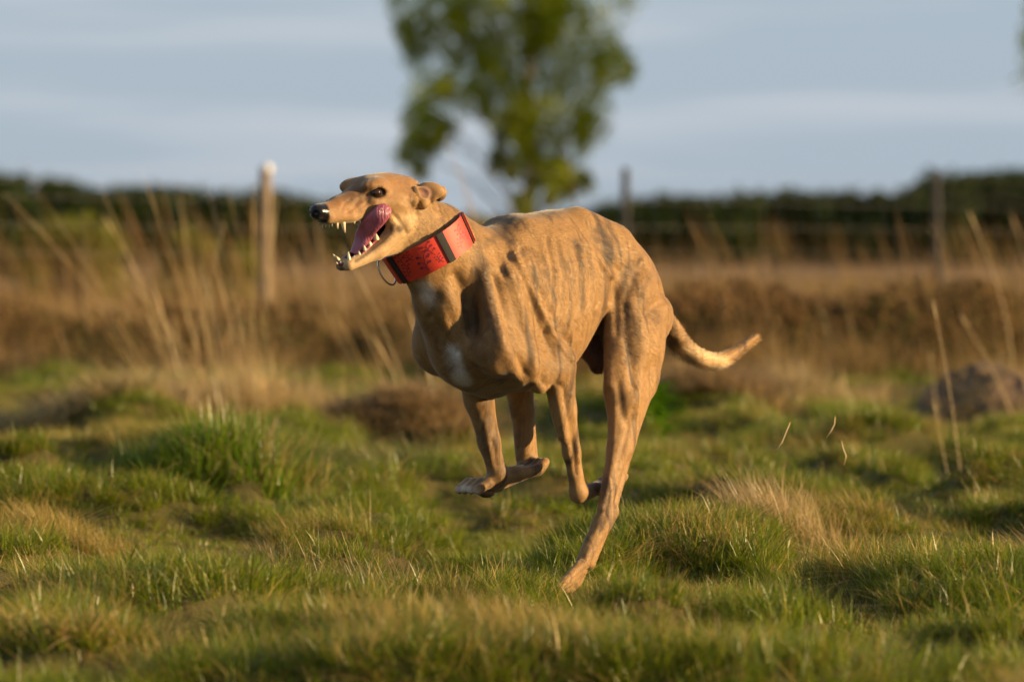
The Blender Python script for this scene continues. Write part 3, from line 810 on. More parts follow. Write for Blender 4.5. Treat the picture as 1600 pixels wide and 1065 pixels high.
# leafy herb
HERB = leaf_mat('herb_leaf', (0.12, 0.25, 0.010), (0.17, 0.29, 0.015), 0.4)
def herb(u, v, h, n, r, label, seed, size):
    rs = np.random.RandomState(seed); b = place(u, v); o = empty('leafy_herb', b); tag(o, label, 'herb')
    link('stem', quads_mesh('herb_stem', [tube([(0, 0, -0.02), (0.003, 0, h * 0.5), (0, 0, h)], [0.004, 0.003, 0.0015], 6)], HERB), None, o)
    for k in range(n):
        q = 0.15 + 0.85 * (k + 0.5) / n; a = k * 2.4 + rs.rand() * 0.6; l = size * (1.15 - 0.55 * q) * (0.8 + 0.4 * rs.rand())
        ca, sa = math.cos(a), math.sin(a); co, fs = [], []
        for j, (s_, w_) in enumerate(((0, 0.04), (0.3, 0.17), (0.6, 0.20), (0.85, 0.11), (1.0, 0.01))):
            x = l * s_; z = h * q + l * (0.75 * s_ - 0.5 * s_ * s_)
            for sg in (-1, 0, 1):
                y = sg * w_ * l; co.append((ca * x - sa * y, sa * x + ca * y, z + abs(sg) * 0.05 * l))
        for j in range(4):
            for i in (0, 1): fs.append((j * 3 + i, j * 3 + i + 1, j * 3 + i + 4, j * 3 + i + 3))
        me = bpy.data.meshes.new('herb_leaf'); me.from_pydata(co, [], fs); me.polygons.foreach_set('use_smooth', np.ones(len(fs), bool))
        link('leaf', me, HERB, o)
herb(1038, 708, 0.17, 20, 0.05, 'bright green leafy herb with upright leaves beside the dog\'s hind leg', 3, 0.085)
herb(1028, 676, 0.22, 34, 0.08, 'larger pale green bushy herb behind the upright-leaved one', 4, 0.15)
# earth hummock
EARTH = simple_mat('bare_peat', (0.12, 0.078, 0.050), 0.95, 0.45, 22, 0.9)
hb = place(1560, 652); S2 = Sdf((-0.45, -0.35, -0.2), (0.45, 0.35, 0.3), 0.012)
rs = np.random.RandomState(6)
S2.ell((0, 0, -0.04), (0.34, 0.26, 0.20), k=0.03)
for k in range(26):
    a, q = rs.rand() * 6.283, math.sqrt(rs.rand()); S2.ell((0.30 * q * math.cos(a), 0.22 * q * math.sin(a), 0.16 * (1 - q * q) - 0.02), rs.uniform(0.03, 0.075, 3), k=0.025)
cc_, qq_ = S2.mesh()
cc_ = tidy(cc_, qq_, 1)
cc_[:, 2] += 0.05 * (vnoise(cc_[:, 0], cc_[:, 1], 0.07, 1, 2) - 0.5) + 0.03 * (vnoise(cc_[:, 0], cc_[:, 1], 0.03, 4, 2) - 0.5)
hum = empty('earth_hummock', hb)
link('soil', mesh_np('hummock_soil', cc_, qq_), EARTH, hum)
link('dead_blades', tuft_mesh('hummock_grass', [(q[0] + np.array([q[4], q[5], 0.0]),) + q[1:4] for q in dome(26, 0.36, 0.28, 0.15, lambda s, q: blades(26, 0.05, 0.05, 0.15, 1.0, 0.003, 0.006, (0, 0), 4, 1.0, s, lean0=0.3), 18)]), TAN, hum)
tag(hum, 'grey-brown earth hummock with patches of dead grass, behind the stalks', 'hummock')
# bits of straw flung up behind the dog
for pl, lb in (([(1212, 705), (1222, 690), (1229, 673), (1235, 659)], 'straight bit of straw flying in the air behind the dog'), ([(1291, 684), (1299, 672), (1304, 662), (1305, 650)], 'curved bit of straw flying highest above the dark green tussock'), ([(1319, 726), (1322, 712), (1317, 700), (1315, 688)], 'kinked bit of straw flying lowest above the dark green tussock')):
    P3 = [at(u, v, 11.6) for u, v in pl]; b = P3[0]
    o = link('flying_straw', quads_mesh('flying_straw', [tube([p - b for p in P3], [0.0008, 0.0014, 0.0013, 0.0006], 5)], STALK)); o.location = b
    tag(o, lb, 'straw')
# yellow flowers in the rough grass
YEL = simple_mat('yellow_petal', (0.75, 0.48, 0.03), 0.5, 0.15, 40)
rs = np.random.RandomState(9)
for k, (u, v, lb) in enumerate(((399, 602, 'small yellow flower standing above the tan moor grass tussock'), (205, 622, 'small yellow flower low in the rough grass beside its twin'), (188, 620, 'small yellow flower half hidden beside a brighter one'))):
    g = on_ground(u, v + 40 * (20 / 20)); yd = g[1]; head = at(u, v, yd); zb = float(gh(head[0], yd))
    o = empty('yellow_flower', (head[0], yd, zb)); tag(o, lb, 'flower')
    hh = head[2] - zb
    link('stem', quads_mesh('flower_stem', [tube([(0, 0, -0.02), (0.005, 0, hh * 0.6), (0, 0, hh)], [0.003, 0.003, 0.002], 5)], HERB), None, o)
    co, fs = [], []
    for j in range(8):
        a = j * 0.785; ca, sa = math.cos(a), math.sin(a); o_ = len(co)
        for x, y, z in ((0.002, 0, 0), (0.010, 0.005, 0.004), (0.019, 0, 0.007), (0.010, -0.005, 0.004)): co.append((ca * x - sa * y, (sa * x + ca * y) * 0.5 - z, hh + (sa * x + ca * y)))
        fs.append((o_, o_ + 1, o_ + 2, o_ + 3))
    me = bpy.data.meshes.new('petals'); me.from_pydata(co, [], fs); link('petals', me, YEL, o)
# ================================================================ greyhound
YAW = math.radians(47)                       # the dog runs left and towards the viewer
DOG_O = np.array([0.208, 11.0, 0.0])
D_F = np.array([-math.cos(YAW), -math.sin(YAW), 0]); D_L = np.array([math.sin(YAW), -math.cos(YAW), 0])
def N(u, v, t):
    """dog-space point (forward, left, up) seen at photo pixel u, v, lying t metres left of the dog's middle"""
    r = ray(u, v)
    lam = (t + DOG_O @ D_L) / (r @ D_L)
    p = np.array([0, 0, CAM_Z]) + lam * r - DOG_O
    return np.array([p @ D_F, t, p[2]])
def mir(p): return np.array([p[0], -p[1], p[2]])
HO = N(563, 300, 0); HP = math.radians(9)
hf, hu = np.array([math.cos(HP), 0, -math.sin(HP)]), np.array([math.sin(HP), 0, math.cos(HP)])
def H(x, y, z): return HO + hf * x + hu * z + np.array([0, y, 0])
HAX = [hf, (0, 1, 0), hu]

dog = empty('greyhound', DOG_O, math.pi + YAW)
tag(dog, 'fawn brindle greyhound in mid gallop with open mouth and tongue licking its cheek', 'dog')

S = Sdf((-0.46, -0.21, -0.01), (0.92, 0.23, 0.86), 0.0026)
# --- trunk: lofted deep, narrow sections along the arched spine
top_px = [(690, 440), (720, 410), (755, 384), (795, 350), (830, 333), (870, 327), (910, 337), (950, 359), (983, 388), (1003, 416), (1018, 455)]
top = np.array([N(u, v, 0)[[0, 2]] for u, v in top_px]); top = top[top[:, 0].argsort()]
bot_px = [(690, 560), (715, 600), (760, 612), (810, 612), (850, 606), (880, 566), (905, 515), (930, 468), (955, 438), (985, 450), (1010, 490)]
bot = np.array([N(u, v, 0.0)[[0, 2]] for u, v in bot_px]); bot = bot[bot[:, 0].argsort()]
wid = np.array([(-0.13, 0.034), (-0.06, 0.052), (0.0, 0.070), (0.06, 0.078), (0.12, 0.086), (0.20, 0.098), (0.28, 0.106), (0.36, 0.104), (0.44, 0.088), (0.52, 0.06)])
smin, smax = -0.105, 0.485
sl, (gx, gy, gz) = S.box(np.array([smin, -0.12, 0.33]), np.array([smax, 0.12, 0.78]), 0.03)
sx = np.clip(gx, smin, smax)
zt, zb = np.interp(sx, top[:, 0], top[:, 1]), np.interp(sx, bot[:, 0], bot[:, 1])
ker = np.hanning(31); ker /= ker.sum()
def sm1(a):
    f = a.ravel(); p = np.r_[np.full(15, f[0]), f, np.full(15, f[-1])]
    return np.convolve(p, ker, 'valid').reshape(a.shape)
zt, zb = sm1(zt), sm1(zb)
ww = sm1(np.interp(sx, wid[:, 0], wid[:, 1]))
cz, hz = (zt + zb) / 2, (zt - zb) / 2
endf = np.maximum(np.maximum(smin + 0.05 - gx, gx - (smax - 0.07)), 0) / 0.06
q = np.sqrt((np.abs(gy) / ww) ** 2.2 + (np.abs(gz - cz) / hz) ** 2.2 + endf ** 2)
S.put(sl, ((q - 1) * np.minimum(ww, hz) * 0.9).astype(np.float32), 0.01, 'add')
# neck
nk = [N(752, 458, 0), N(712, 418, 0), N(671, 378, 0), N(640, 335, 0)]
S.chain(nk, [0.092, 0.074, 0.060, 0.052], k=0.035, flat=0.85)
S.chain([N(800, 376, 0), N(746, 402, 0), N(694, 352, 0)], [0.04, 0.036, 0.030], k=0.04)          # crest of the neck
S.chain([N(664, 425, 0), N(686, 480, 0), N(706, 540, 0)], [0.032, 0.034, 0.034], k=0.04)         # windpipe and breastbone
# --- shoulders, upper arms
shp, elb = N(776, 548, 0.088), N(876, 570, 0.098)
S.cone(N(815, 372, 0.036), N(778, 520, 0.086), 0.026, 0.036, 0.03, flat=0.6)                 # shoulder blade
S.cone(N(762, 430, 0.062), N(776, 530, 0.092), 0.026, 0.026, 0.025, flat=0.7)
S.ell(shp, (0.036, 0.026, 0.040), k=0.025)
S.cone(shp, N(862, 576, 0.098), 0.038, 0.030, 0.022, flat=0.8)                               # upper arm
S.cone(N(815, 425, 0.082), N(870, 560, 0.103), 0.032, 0.027, 0.02, flat=0.55)                # triceps
S.cone(N(795, 440, 0.086), N(832, 575, 0.106), 0.026, 0.022, 0.015, flat=0.55)
S.cone(N(842, 598, 0.098), N(884, 556, 0.104), 0.020, 0.015, 0.015)
S.ell(N(884, 562, 0.103), (0.016, 0.013, 0.018), k=0.012)                                    # point of elbow
rshp, relb = N(686, 538, -0.082), N(742, 572, -0.088)
S.cone(mir(N(815, 372, 0.036)), rshp, 0.026, 0.036, 0.03, flat=0.6)
S.ell(rshp, (0.038, 0.026, 0.046), k=0.035)
S.cone(N(682, 465, -0.04), rshp, 0.036, 0.036, 0.04)
S.cone(N(706, 520, -0.01), rshp, 0.036, 0.036, 0.03)
S.cone(rshp, relb, 0.038, 0.034, 0.025, flat=0.8)
S.cone(mir(N(815, 425, 0.082)), relb, 0.034, 0.028, 0.02, flat=0.6)
S.chain([N(702, 500, 0.0), N(722, 560, 0.0), N(765, 585, 0.0)], [0.040, 0.044, 0.04], k=0.03)   # keel
S.cone(N(752, 545, 0.05), N(800, 585, 0.06), 0.036, 0.030, 0.025)
S.cone(N(712, 550, -0.04), N(740, 580, -0.05), 0.034, 0.030, 0.025)
# --- pelvis, loins, near thigh
S.cone(N(956, 396, 0.035), N(992, 452, 0.045), 0.036, 0.038, 0.03)
S.cone(mir(N(956, 396, 0.035)), mir(N(992, 452, 0.045)), 0.036, 0.038, 0.03)
S.cone(N(905, 345, 0.028), N(958, 372, 0.034), 0.02, 0.022, 0.03)
hip, sti, hock, foot = N(1002, 450, 0.062), N(975, 618, 0.092), N(941, 812, 0.118), N(903, 893, 0.122)
S.cone(N(990, 468, 0.062), N(998, 545, 0.080), 0.050, 0.054, 0.025, flat=0.7)
S.cone(N(980, 462, 0.07), sti, 0.044, 0.039, 0.02, flat=0.75)
S.cone(N(1018, 490, 0.062), N(1004, 600, 0.082), 0.040, 0.028, 0.018, flat=0.8)
S.ell(N(1026, 497, 0.055), (0.034, 0.026, 0.040), k=0.02)
S.cone(N(966, 480, 0.07), N(962, 600, 0.088), 0.020, 0.024, 0.012, flat=0.8)
S.cone(sti, N(966, 705, 0.104), 0.036, 0.022, 0.02, flat=0.8)
S.cone(N(1002, 590, 0.08), N(976, 700, 0.104), 0.030, 0.016, 0.02)
S.cone(N(966, 700, 0.104), N(944, 795, 0.118), 0.021, 0.0145, 0.012, flat=0.9)
S.cone(N(985, 690, 0.102), N(957, 800, 0.118), 0.010, 0.007, 0.008)                          # Achilles tendon
S.cone(N(956, 800, 0.118), N(938, 822, 0.118), 0.013, 0.016, 0.010)                          # hock
S.cone(N(940, 815, 0.119), N(911, 876, 0.121), 0.0165, 0.0135, 0.010)
S.cone(N(951, 810, 0.117), N(922, 880, 0.119), 0.010, 0.010, 0.008)
for dx, dt in ((-12, 0.024), (-4, 0.009), (3, -0.008), (9, -0.022)):
    a = N(912 + dx * 0.3, 880, 0.121 + dt * 0.6); b = N(894 + dx, 908, 0.121 + dt); c = b + np.array([0.024, 0, -0.016])
    S.chain([a, b, c], [0.0095, 0.0085, 0.0075], k=0.003)
# --- far hind leg, carried forward under the belly
rst, rhk = mir(N(905, 545, 0.085)), N(829, 722, -0.108)
S.cone(N(985, 450, 0.062)*np.array([1,-1,1]), rst, 0.058, 0.044, 0.03, flat=0.7)
S.cone(rst, N(816, 640, -0.104), 0.040, 0.022, 0.02)
S.cone(N(816, 640, -0.104), N(820, 715, -0.108), 0.0215, 0.018, 0.012)
S.cone(N(826, 630, -0.108), N(836, 724, -0.108), 0.010, 0.0065, 0.008)
S.ell(N(830, 727, -0.108), (0.018, 0.015, 0.017), k=0.01)
S.cone(N(828, 732, -0.108), N(770, 757, -0.108), 0.0155, 0.0155, 0.01)
S.ell(N(760, 770, -0.108), (0.016, 0.016, 0.009), k=0.004)
for dt, dv in ((0.025, 2), (0.009, 0), (-0.008, 0), (-0.024, 2)):
    a = N(772, 758, -0.108) + (0, dt * 0.5, 0); b = a + np.array([0.046, dt * 0.5, 0.006]); c = b + np.array([0.026, 0, -0.012])
    S.chain([a, b, c], [0.012, 0.0100, 0.0090], k=0.0035)
# --- near foreleg folded back
fe, fc = N(876, 580, 0.098), N(903, 764, 0.078)
S.chain([fe, N(882, 640, 0.092), N(893, 705, 0.084), fc], [0.030, 0.0225, 0.0165, 0.0165], k=0.014, flat=0.85)
S.cone(N(868, 600, 0.094), N(880, 680, 0.092), 0.020, 0.012, 0.012)
S.cone(N(888, 620, 0.092), N(897, 700, 0.092), 0.009, 0.008, 0.008)
S.ell(N(904, 770, 0.077), (0.017, 0.0165, 0.018), k=0.012)
S.cone(N(905, 772, 0.077), N(930, 764, 0.068), 0.016, 0.0135, 0.008)
for dt in (0.021, 0.007, -0.008, -0.021):
    a = N(930, 764, 0.068) + (0, dt * 0.6, 0); b = a + np.array([-0.040, dt * 0.4, 0.010]); c = b + np.array([-0.020, 0, 0.014])
    S.chain([a, b, c], [0.0105, 0.0095, 0.008], k=0.0035)
# --- far foreleg folded back
re, rc = N(736, 566, -0.088), N(777, 738, -0.080)
S.chain([re, N(748, 625, -0.086), N(764, 690, -0.082), rc], [0.036, 0.027, 0.0205, 0.019], k=0.014, flat=0.9)
S.cone(N(758, 610, -0.08), N(772, 690, -0.08), 0.012, 0.008, 0.010)
S.ell(N(779, 742, -0.080), (0.019, 0.018, 0.019), k=0.012)
S.cone(N(782, 744, -0.080), N(808, 740, -0.078), 0.0175, 0.016, 0.008)
for dt in (0.023, 0.008, -0.008, -0.023):
    a = N(806, 740, -0.078) + (0, dt * 0.6, 0); b = a + np.array([-0.040, dt * 0.4, 0.008]); c = b + np.array([-0.018, 0, 0.014])
    S.chain([a, b, c], [0.0115, 0.0105, 0.009], k=0.0035)
# --- underside
S.cone(N(965, 468, -0.03), N(918, 535, -0.045), 0.036, 0.032, 0.02)
S.ell(N(925, 545, 0.0), (0.024, 0.020, 0.028), k=0.014)
S.ell(N(934, 565, 0.012), (0.018, 0.017, 0.024), k=0.008)
# --- tail
tl = [N(1020, 480, 0), N(1048, 516, 0.0), N(1066, 540, 0.01), N(1092, 558, 0.02), N(1122, 562, 0.03), N(1152, 547, 0.04), N(1182, 525, 0.05)]
def spline(pts, rads, per=5):
    pts, rads = np.array(pts), np.array(rads); P, R = [], []
    for i in range(len(pts) - 1):
        p0, p1, p2, p3 = pts[max(i - 1, 0)], pts[i], pts[i + 1], pts[min(i + 2, len(pts) - 1)]
        for f in np.arange(per) / per:
            P.append(0.5 * (2 * p1 + (p2 - p0) * f + (2 * p0 - 5 * p1 + 4 * p2 - p3) * f ** 2 + (3 * p1 - p0 - 3 * p2 + p3) * f ** 3)); R.append(rads[i] * (1 - f) + rads[i + 1] * f)
    return P + [pts[-1]], R + [rads[-1]]
S.chain(*spline(tl, [0.024, 0.0165, 0.0145, 0.0130, 0.0105, 0.0072, 0.0030]), k=0.006)
# --- head
S.ell(H(-0.052, 0, -0.016), (0.064, 0.045, 0.040), HAX, k=0.015)
S.ell(H(-0.020, 0, -0.001), (0.036, 0.040, 0.027), HAX, k=0.018)                          # forehead
S.cone(H(-0.06, 0, -0.016), H(-0.112, 0, -0.020), 0.036, 0.032, 0.02)
for k_ in (-1, 1): S.cone(H(-0.012, k_ * 0.042, 0.0065), H(-0.026, k_ * 0.040, -0.004), 0.0045, 0.004, 0.005)   # lids
S.chain([H(-0.03, 0, -0.020), H(0.02, 0, -0.024), H(0.065, 0, -0.025), H(0.100, 0, -0.0235)], [0.037, 0.0280, 0.0215, 0.0185], k=0.014)
S.cone(H(0.0, 0, -0.004), H(0.06, 0, -0.014), 0.017, 0.012, 0.014)                        # bridge
S.ell(H(0.116, 0, -0.019), (0.0155, 0.0165, 0.0150), HAX, k=0.006)                        # nose pad
JH, JM, JC = N(628, 352, 0.034), N(590, 392, 0.021), N(545, 414, 0.0095)
for sg in (1, -1):
    m = (lambda p: p) if sg > 0 else mir
    S.ell(H(-0.006, sg * 0.030, 0.012), (0.026, 0.013, 0.012), HAX, k=0.014)              # brow
    S.cone(H(0.0, sg * 0.034, -0.022), H(-0.085, sg * 0.044, -0.026), 0.010, 0.013, 0.014)  # cheekbone
    S.ell(H(-0.055, sg * 0.036, -0.046), (0.036, 0.018, 0.036), HAX, k=0.016)             # jaw muscle
    S.chain([H(0.0, sg * 0.022, -0.036), H(0.05, sg * 0.017, -0.0365), H(0.098, sg * 0.009, -0.033)], [0.012, 0.0100, 0.0090], k=0.010)  # upper lip
    S.chain([m(JH), m(JM), m(JC)], [0.020, 0.0138, 0.0108], k=0.012)
S.chain([N(560, 410, 0), N(590, 397, 0), N(622, 380, 0)], [0.008, 0.009, 0.013], k=0.012)
S.chain([N(612, 368, 0), N(642, 362, 0), N(668, 380, 0)], [0.020, 0.032, 0.044], k=0.03, flat=0.8)  # throat
for sg in (1, -1):
    S.ell(H(-0.006, sg * 0.0415, -0.003), (0.0145, 0.008, 0.0108), HAX, k=0.004, mode='sub')   # eye socket
    S.ell(H(0.130, sg * 0.0085, -0.019), (0.006, 0.004, 0.004), HAX, k=0.003, mode='sub')    # nostril
# mouth cavity
MC = [H(0.045, 0, -0.056), H(0.0, 0, -0.062), H(-0.032, 0, -0.060)]
S.chain(MC, [0.013, 0.021, 0.017], k=0.006, mode='sub')
MT = [N(548, 405, 0), N(580, 384, 0), N(612, 362, 0)]
S.chain(MT, [0.0065, 0.0125, 0.018], k=0.005, mode='sub')
co, qd = S.mesh()
co = tidy(co, qd, 2, 0.5)

# fine modelling: muscle edges, ribs, tendons pressed into and raised from the near side
def vnormals(co, q):
    n = np.cross(co[q[:, 2]] - co[q[:, 0]], co[q[:, 3]] - co[q[:, 1]])
    vn = np.zeros_like(co)
    for k in range(4):
        for a in range(3): vn[:, a] += np.bincount(q[:, k], n[:, a], len(co))
    return vn / (np.linalg.norm(vn, axis=1)[:, None] + 1e-12)
def to_px(co):
    w = DOG_O + co[:, :1] * D_F + co[:, 1:2] * D_L + co[:, 2:3] * np.array([0, 0, 1.0])
    w = w - np.array([0, 0, CAM_Z])
    c, s_ = math.cos(TILT), math.sin(TILT)
    dep = w[:, 1] * c - w[:, 2] * s_; up = w[:, 1] * s_ + w[:, 2] * c
    return np.c_[800 + FPX * w[:, 0] / dep, 532.5 - FPX * up / dep]
px = to_px(co); vn = vnormals(co, qd)
facing = vn[:, 0] * math.sin(YAW) + vn[:, 1] * math.cos(YAW)
fmask = smooth(0.0, 0.35, facing)
def pxdist(pl):
    d = np.full(len(px), 1e9)
    for a, b in zip(pl[:-1], pl[1:]):
        a, b = np.array(a, float), np.array(b, float); ba = b - a
        t = np.clip(((px - a) @ ba) / (ba @ ba + 1e-9), 0, 1)
        d = np.minimum(d, np.hypot(*(px - a - t[:, None] * ba).T))
    return d
def brush(pl, w, h, tmin=-0.3, tmax=0.3):
    global disp
    disp += 1.30 * h * 0.001 * np.exp(-(pxdist(pl) / w) ** 2) * fmask * ((co[:, 1] > tmin) & (co[:, 1] < tmax))
disp = np.zeros(len(co))
NEAR = 0.015
for pl, w, h in (
    ([(752, 425), (762, 470), (778, 520), (799, 572), (815, 594)], 9, 4.5),
    ([(770, 430), (788, 490), (806, 550), (818, 582)], 6, -4.0),
    ([(805, 440), (818, 500), (832, 560), (838, 592)], 8, 3.5),
    ([(822, 440), (842, 510), (862, 552)], 6, -3.0),
    ([(798, 385), (822, 435), (845, 485), (872, 535), (892, 560)], 5, 4.0),
    ([(812, 390), (836, 440), (858, 486), (884, 532)], 7, -4.5),
    ([(778, 392), (797, 428)], 5, 3.0), ([(770, 398), (786, 430)], 5, -2.5),
    ([(842, 590), (858, 606), (870, 600)], 7, -3.5),
    ([(712, 430), (722, 455), (732, 490), (740, 520)], 9, -6.0),
    ([(695, 455), (706, 478)], 12, 5.0),
    ([(735, 450), (748, 500), (765, 560)], 10, -2.5),
    ([(914, 378), (934, 402), (956, 430)], 6, 3.0), ([(922, 372), (944, 398), (964, 424)], 7, -3.0),
    ([(884, 372), (900, 400)], 6, -2.5),
    ([(958, 440), (962, 470), (962, 520)], 6, -3.0),
    ([(975, 480), (976, 520), (985, 560), (990, 600)], 8, -4.0),
    ([(950, 480), (948, 540), (952, 600)], 7, 2.5),
    ([(1000, 500), (1006, 550), (1000, 600), (992, 640)], 11, 3.0),
    ([(1000, 410), (985, 440), (975, 470)], 7, -2.5), ([(1010, 425), (998, 455)], 6, 2.5),
    ([(1034, 468), (1020, 476), (1008, 490)], 7, -4.0),
    ([(966, 600), (972, 640), (978, 660)], 7, -3.0),
    ([(988, 640), (976, 690), (962, 750)], 5, -2.5), ([(960, 640), (958, 700), (948, 770)], 5, 2.0),
    ([(952, 770), (945, 810), (926, 850)], 4, -2.0), ([(938, 820), (915, 865)], 4, 1.5), ([(928, 835), (908, 875)], 3.5, -1.5),
    ([(880, 605), (886, 640), (896, 700), (900, 740)], 4, -2.0), ([(868, 610), (878, 660), (888, 710)], 5, 1.6), ([(893, 615), (899, 660), (904, 720)], 3.5, 1.5)):
    brush(pl, w, h, NEAR)
for k in range(7):                                                        # ribs
    x0 = 850 + 15 * k
    pl = [(x0 - 6, 372 + 4 * k), (x0 + 4, 420), (x0 + 2, 470), (x0 - 8, 520 - 6 * k)]
    brush(pl, 4.5, 1.5, NEAR); brush([(x + 7.5, y) for x, y in pl], 4.5, -1.5, NEAR)
for pl, w, h in (
    ([(674, 495), (692, 522), (712, 550)], 8, -4.5), ([(660, 470), (672, 500)], 8, 2.0),
    ([(703, 500), (716, 545), (722, 575)], 7, -2.5), ([(690, 480), (712, 540)], 7, 2.0),
    ([(770, 690), (776, 725)], 5, -2.0), ([(757, 660), (768, 715)], 5, 1.5), ([(812, 640), (812, 700)], 4, -2.0)):
    brush(pl, w, h)
for pl, w, h in (                                                         # face
    ([(646, 303), (645, 318), (648, 334)], 4.5, -4.0), ([(600, 302), (622, 308), (634, 314)], 4, -1.5),
    ([(618, 340), (628, 352), (634, 364)], 3.5, -1.6), ([(608, 330), (622, 342)], 3.0, -1.2), ([(626, 318), (640, 335), (640, 352)], 8, 2.0),
    ([(577, 300), (570, 310), (556, 318)], 5, -2.0), ([(583, 290), (596, 290), (606, 296)], 4, 1.5), ([(582, 309), (596, 310)], 4, 1.2),
    ([(574, 316), (562, 324), (556, 334)], 2.6, -1.6), ([(562, 312), (550, 320), (544, 331)], 2.6, -1.5), ([(548, 312), (538, 318), (533, 328)], 2.4, -1.2), ([(568, 318), (557, 328)], 2.4, 1.2), ([(555, 315), (546, 325)], 2.4, 1.1),
    ([(556, 325), (540, 330), (524, 334)], 4, -1.2), ([(583, 272), (574, 290), (560, 302)], 4, -1.2)):
    brush(pl, w, h, 0.002)
co = co + vn * disp[:, None]
co = tidy(co, qd, 1, 0.4)

# coat colours by place on the body
def seg(p, a, b):
    a, b = np.array(a), np.array(b); ba = b - a
    t = np.clip(((p - a) @ ba) / (ba @ ba), 0, 1)
    return np.linalg.norm(p - a - t[:, None] * ba, axis=1)
def blob(p, a, b, r0, r1): return 1 - smooth(r0, r1, seg(p, a, b))
fawn, dark, pale, white, pink, black = map(np.array, ((0.315, 0.178, 0.068), (0.048, 0.028, 0.018), (0.58, 0.40, 0.22), (0.78, 0.73, 0.66), (0.20, 0.045, 0.055), (0.008, 0.007, 0.008)))
rs = np.random.RandomState(4)
def paint(c, col, m): return c * (1 - m[:, None]) + np.array(col) * m[:, None]
c = np.tile(fawn, (len(co), 1))
br = np.zeros(len(co))                                   # how strongly the brindle stripes show
body = 1 - smooth(0.50, 0.60, co[:, 0])
br = 0.35 + 0.65 * body
hx = (co - HO) @ hf; hz_ = (co - HO) @ hu; hy = co[:, 1]
inhead = smooth(-0.13, -0.09, hx)
br *= 1 - 0.85 * inhead
c = paint(c, pale, 0.55 * blob(co, N(905, 530, .0), N(950, 480, .0), 0.03, 0.09))
c = paint(c, white, 0.62 * blob(co, N(663, 448, .02), N(680, 480, .01), 0.004, 0.022))
c = paint(c, white, 0.80 * blob(co, N(708, 545, .02), N(722, 592, .02), 0.007, 0.027))
c = paint(c, white, 0.35 * blob(co, N(690, 480, .01), N(712, 545, .02), 0.004, 0.022))
c = paint(c, pale * 1.15, 0.95 * blob(co, tl[2] - (0, 0, .012), tl[4] - (0, 0, .012), 0.014, 0.026))
PZ = N(745, 764, -.108)[2]
c = paint(c, white, 0.55 * np.exp(-(pxdist([(716, 766), (726, 762), (745, 772)]) / 6) ** 2) * (co[:, 1] < -0.07))
c = paint(c, dark, 0.5 * np.exp(-(pxdist([(750, 752), (765, 758)]) / 9) ** 2) * (co[:, 1] < -0.07))  # shadow of the far foreleg painted on top of the hind paw
c = paint(c, dark * 0.6, 0.75 * blob(co, N(935, 754, .088), N(945, 750, .088), 0.012, 0.022) * smooth(-1, 1, 1))
c = paint(c, dark * 0.4, 0.85 * blob(co, N(815, 718, -.078), N(835, 716, -.078), 0.008, 0.018))
c = paint(c, black, 0.95 * np.clip(1.6 * np.exp(-(pxdist([(719, 775), (738, 777)]) / 5.5) ** 2), 0, 1) * (co[:, 1] < -0.07))
c = paint(c, black, 0.9 * np.clip(1.5 * np.exp(-(pxdist([(750, 776), (764, 778)]) / 4.5) ** 2), 0, 1) * (co[:, 1] < -0.07))
c = paint(c, (0.13, 0.055, 0.045), 0.85 * blob(co, N(928, 535, .0), N(934, 568, .012), 0.026, 0.036))
# dark brindle patches and streaks, plus shade painted over nape and shoulder front
def mark(pl, w, f, tmin=NEAR):
    global c
    nz = 0.75 + 0.5 * np.sin(px[:, 0] * 0.33 + 3 * np.sin(px[:, 1] * 0.11)) * np.sin(px[:, 1] * 0.21 + px[:, 0] * 0.07)
    c = paint(c, dark, np.clip(1.3 * f * np.exp(-(pxdist(pl) / w) ** 2) * nz * smooth(-0.1, 0.2, facing) * (co[:, 1] > tmin), 0, 1))
for pl, w, f in (([(936, 362), (946, 385), (952, 402)], 11, 0.75), ([(982, 412), (968, 450)], 7, 0.6), ([(1000, 402), (990, 440), (980, 462)], 6, 0.55), ([(1012, 430), (1000, 462)], 6, 0.4),
                 ([(978, 480), (985, 510), (984, 560)], 10, 0.65), ([(1018, 488), (1028, 500)], 9, 0.45), ([(898, 376), (904, 388)], 6, 0.7), ([(968, 500), (966, 540)], 7, 0.4),
                 ([(884, 408), (890, 440)], 6, 0.45), ([(862, 420), (866, 470)], 5, 0.35), ([(840, 400), (846, 430)], 6, 0.35), ([(872, 395), (876, 420)], 4, 0.3), ([(918, 400), (922, 430)], 5, 0.3),
                 ([(760, 378), (790, 362), (818, 345)], 9, 0.5), ([(835, 332), (870, 334)], 6, 0.45), ([(760, 470), (785, 560)], 9, 0.35), ([(722, 460), (745, 530)], 10, 0.4), ([(815, 480), (830, 560)], 5, 0.3),
                 ([(862, 540), (868, 580)], 8, 0.3), ([(892, 600), (888, 625)], 5, 0.4), ([(972, 620), (976, 650)], 6, 0.45), ([(960, 690), (952, 740)], 4, 0.3), ([(943, 800), (938, 826)], 5, 0.7), ([(930, 850), (912, 880)], 4, 0.4),
                 ([(850, 500), (858, 520)], 5, 0.25), ([(905, 450), (908, 480)], 5, 0.2)):
    mark(pl, w, f)
for pl, w, f in (([(690, 455), (700, 478)], 6, 0.4), ([(670, 510), (700, 570)], 14, 0.35), ([(740, 640), (750, 690)], 8, 0.25), ([(640, 300), (648, 330)], 4, 0.5), ([(560, 300), (540, 315)], 6, 0.35)):  # shade on chest, far foreleg, forehead and ear crease painted with the streaks
    mark(pl, w, f, -0.2)
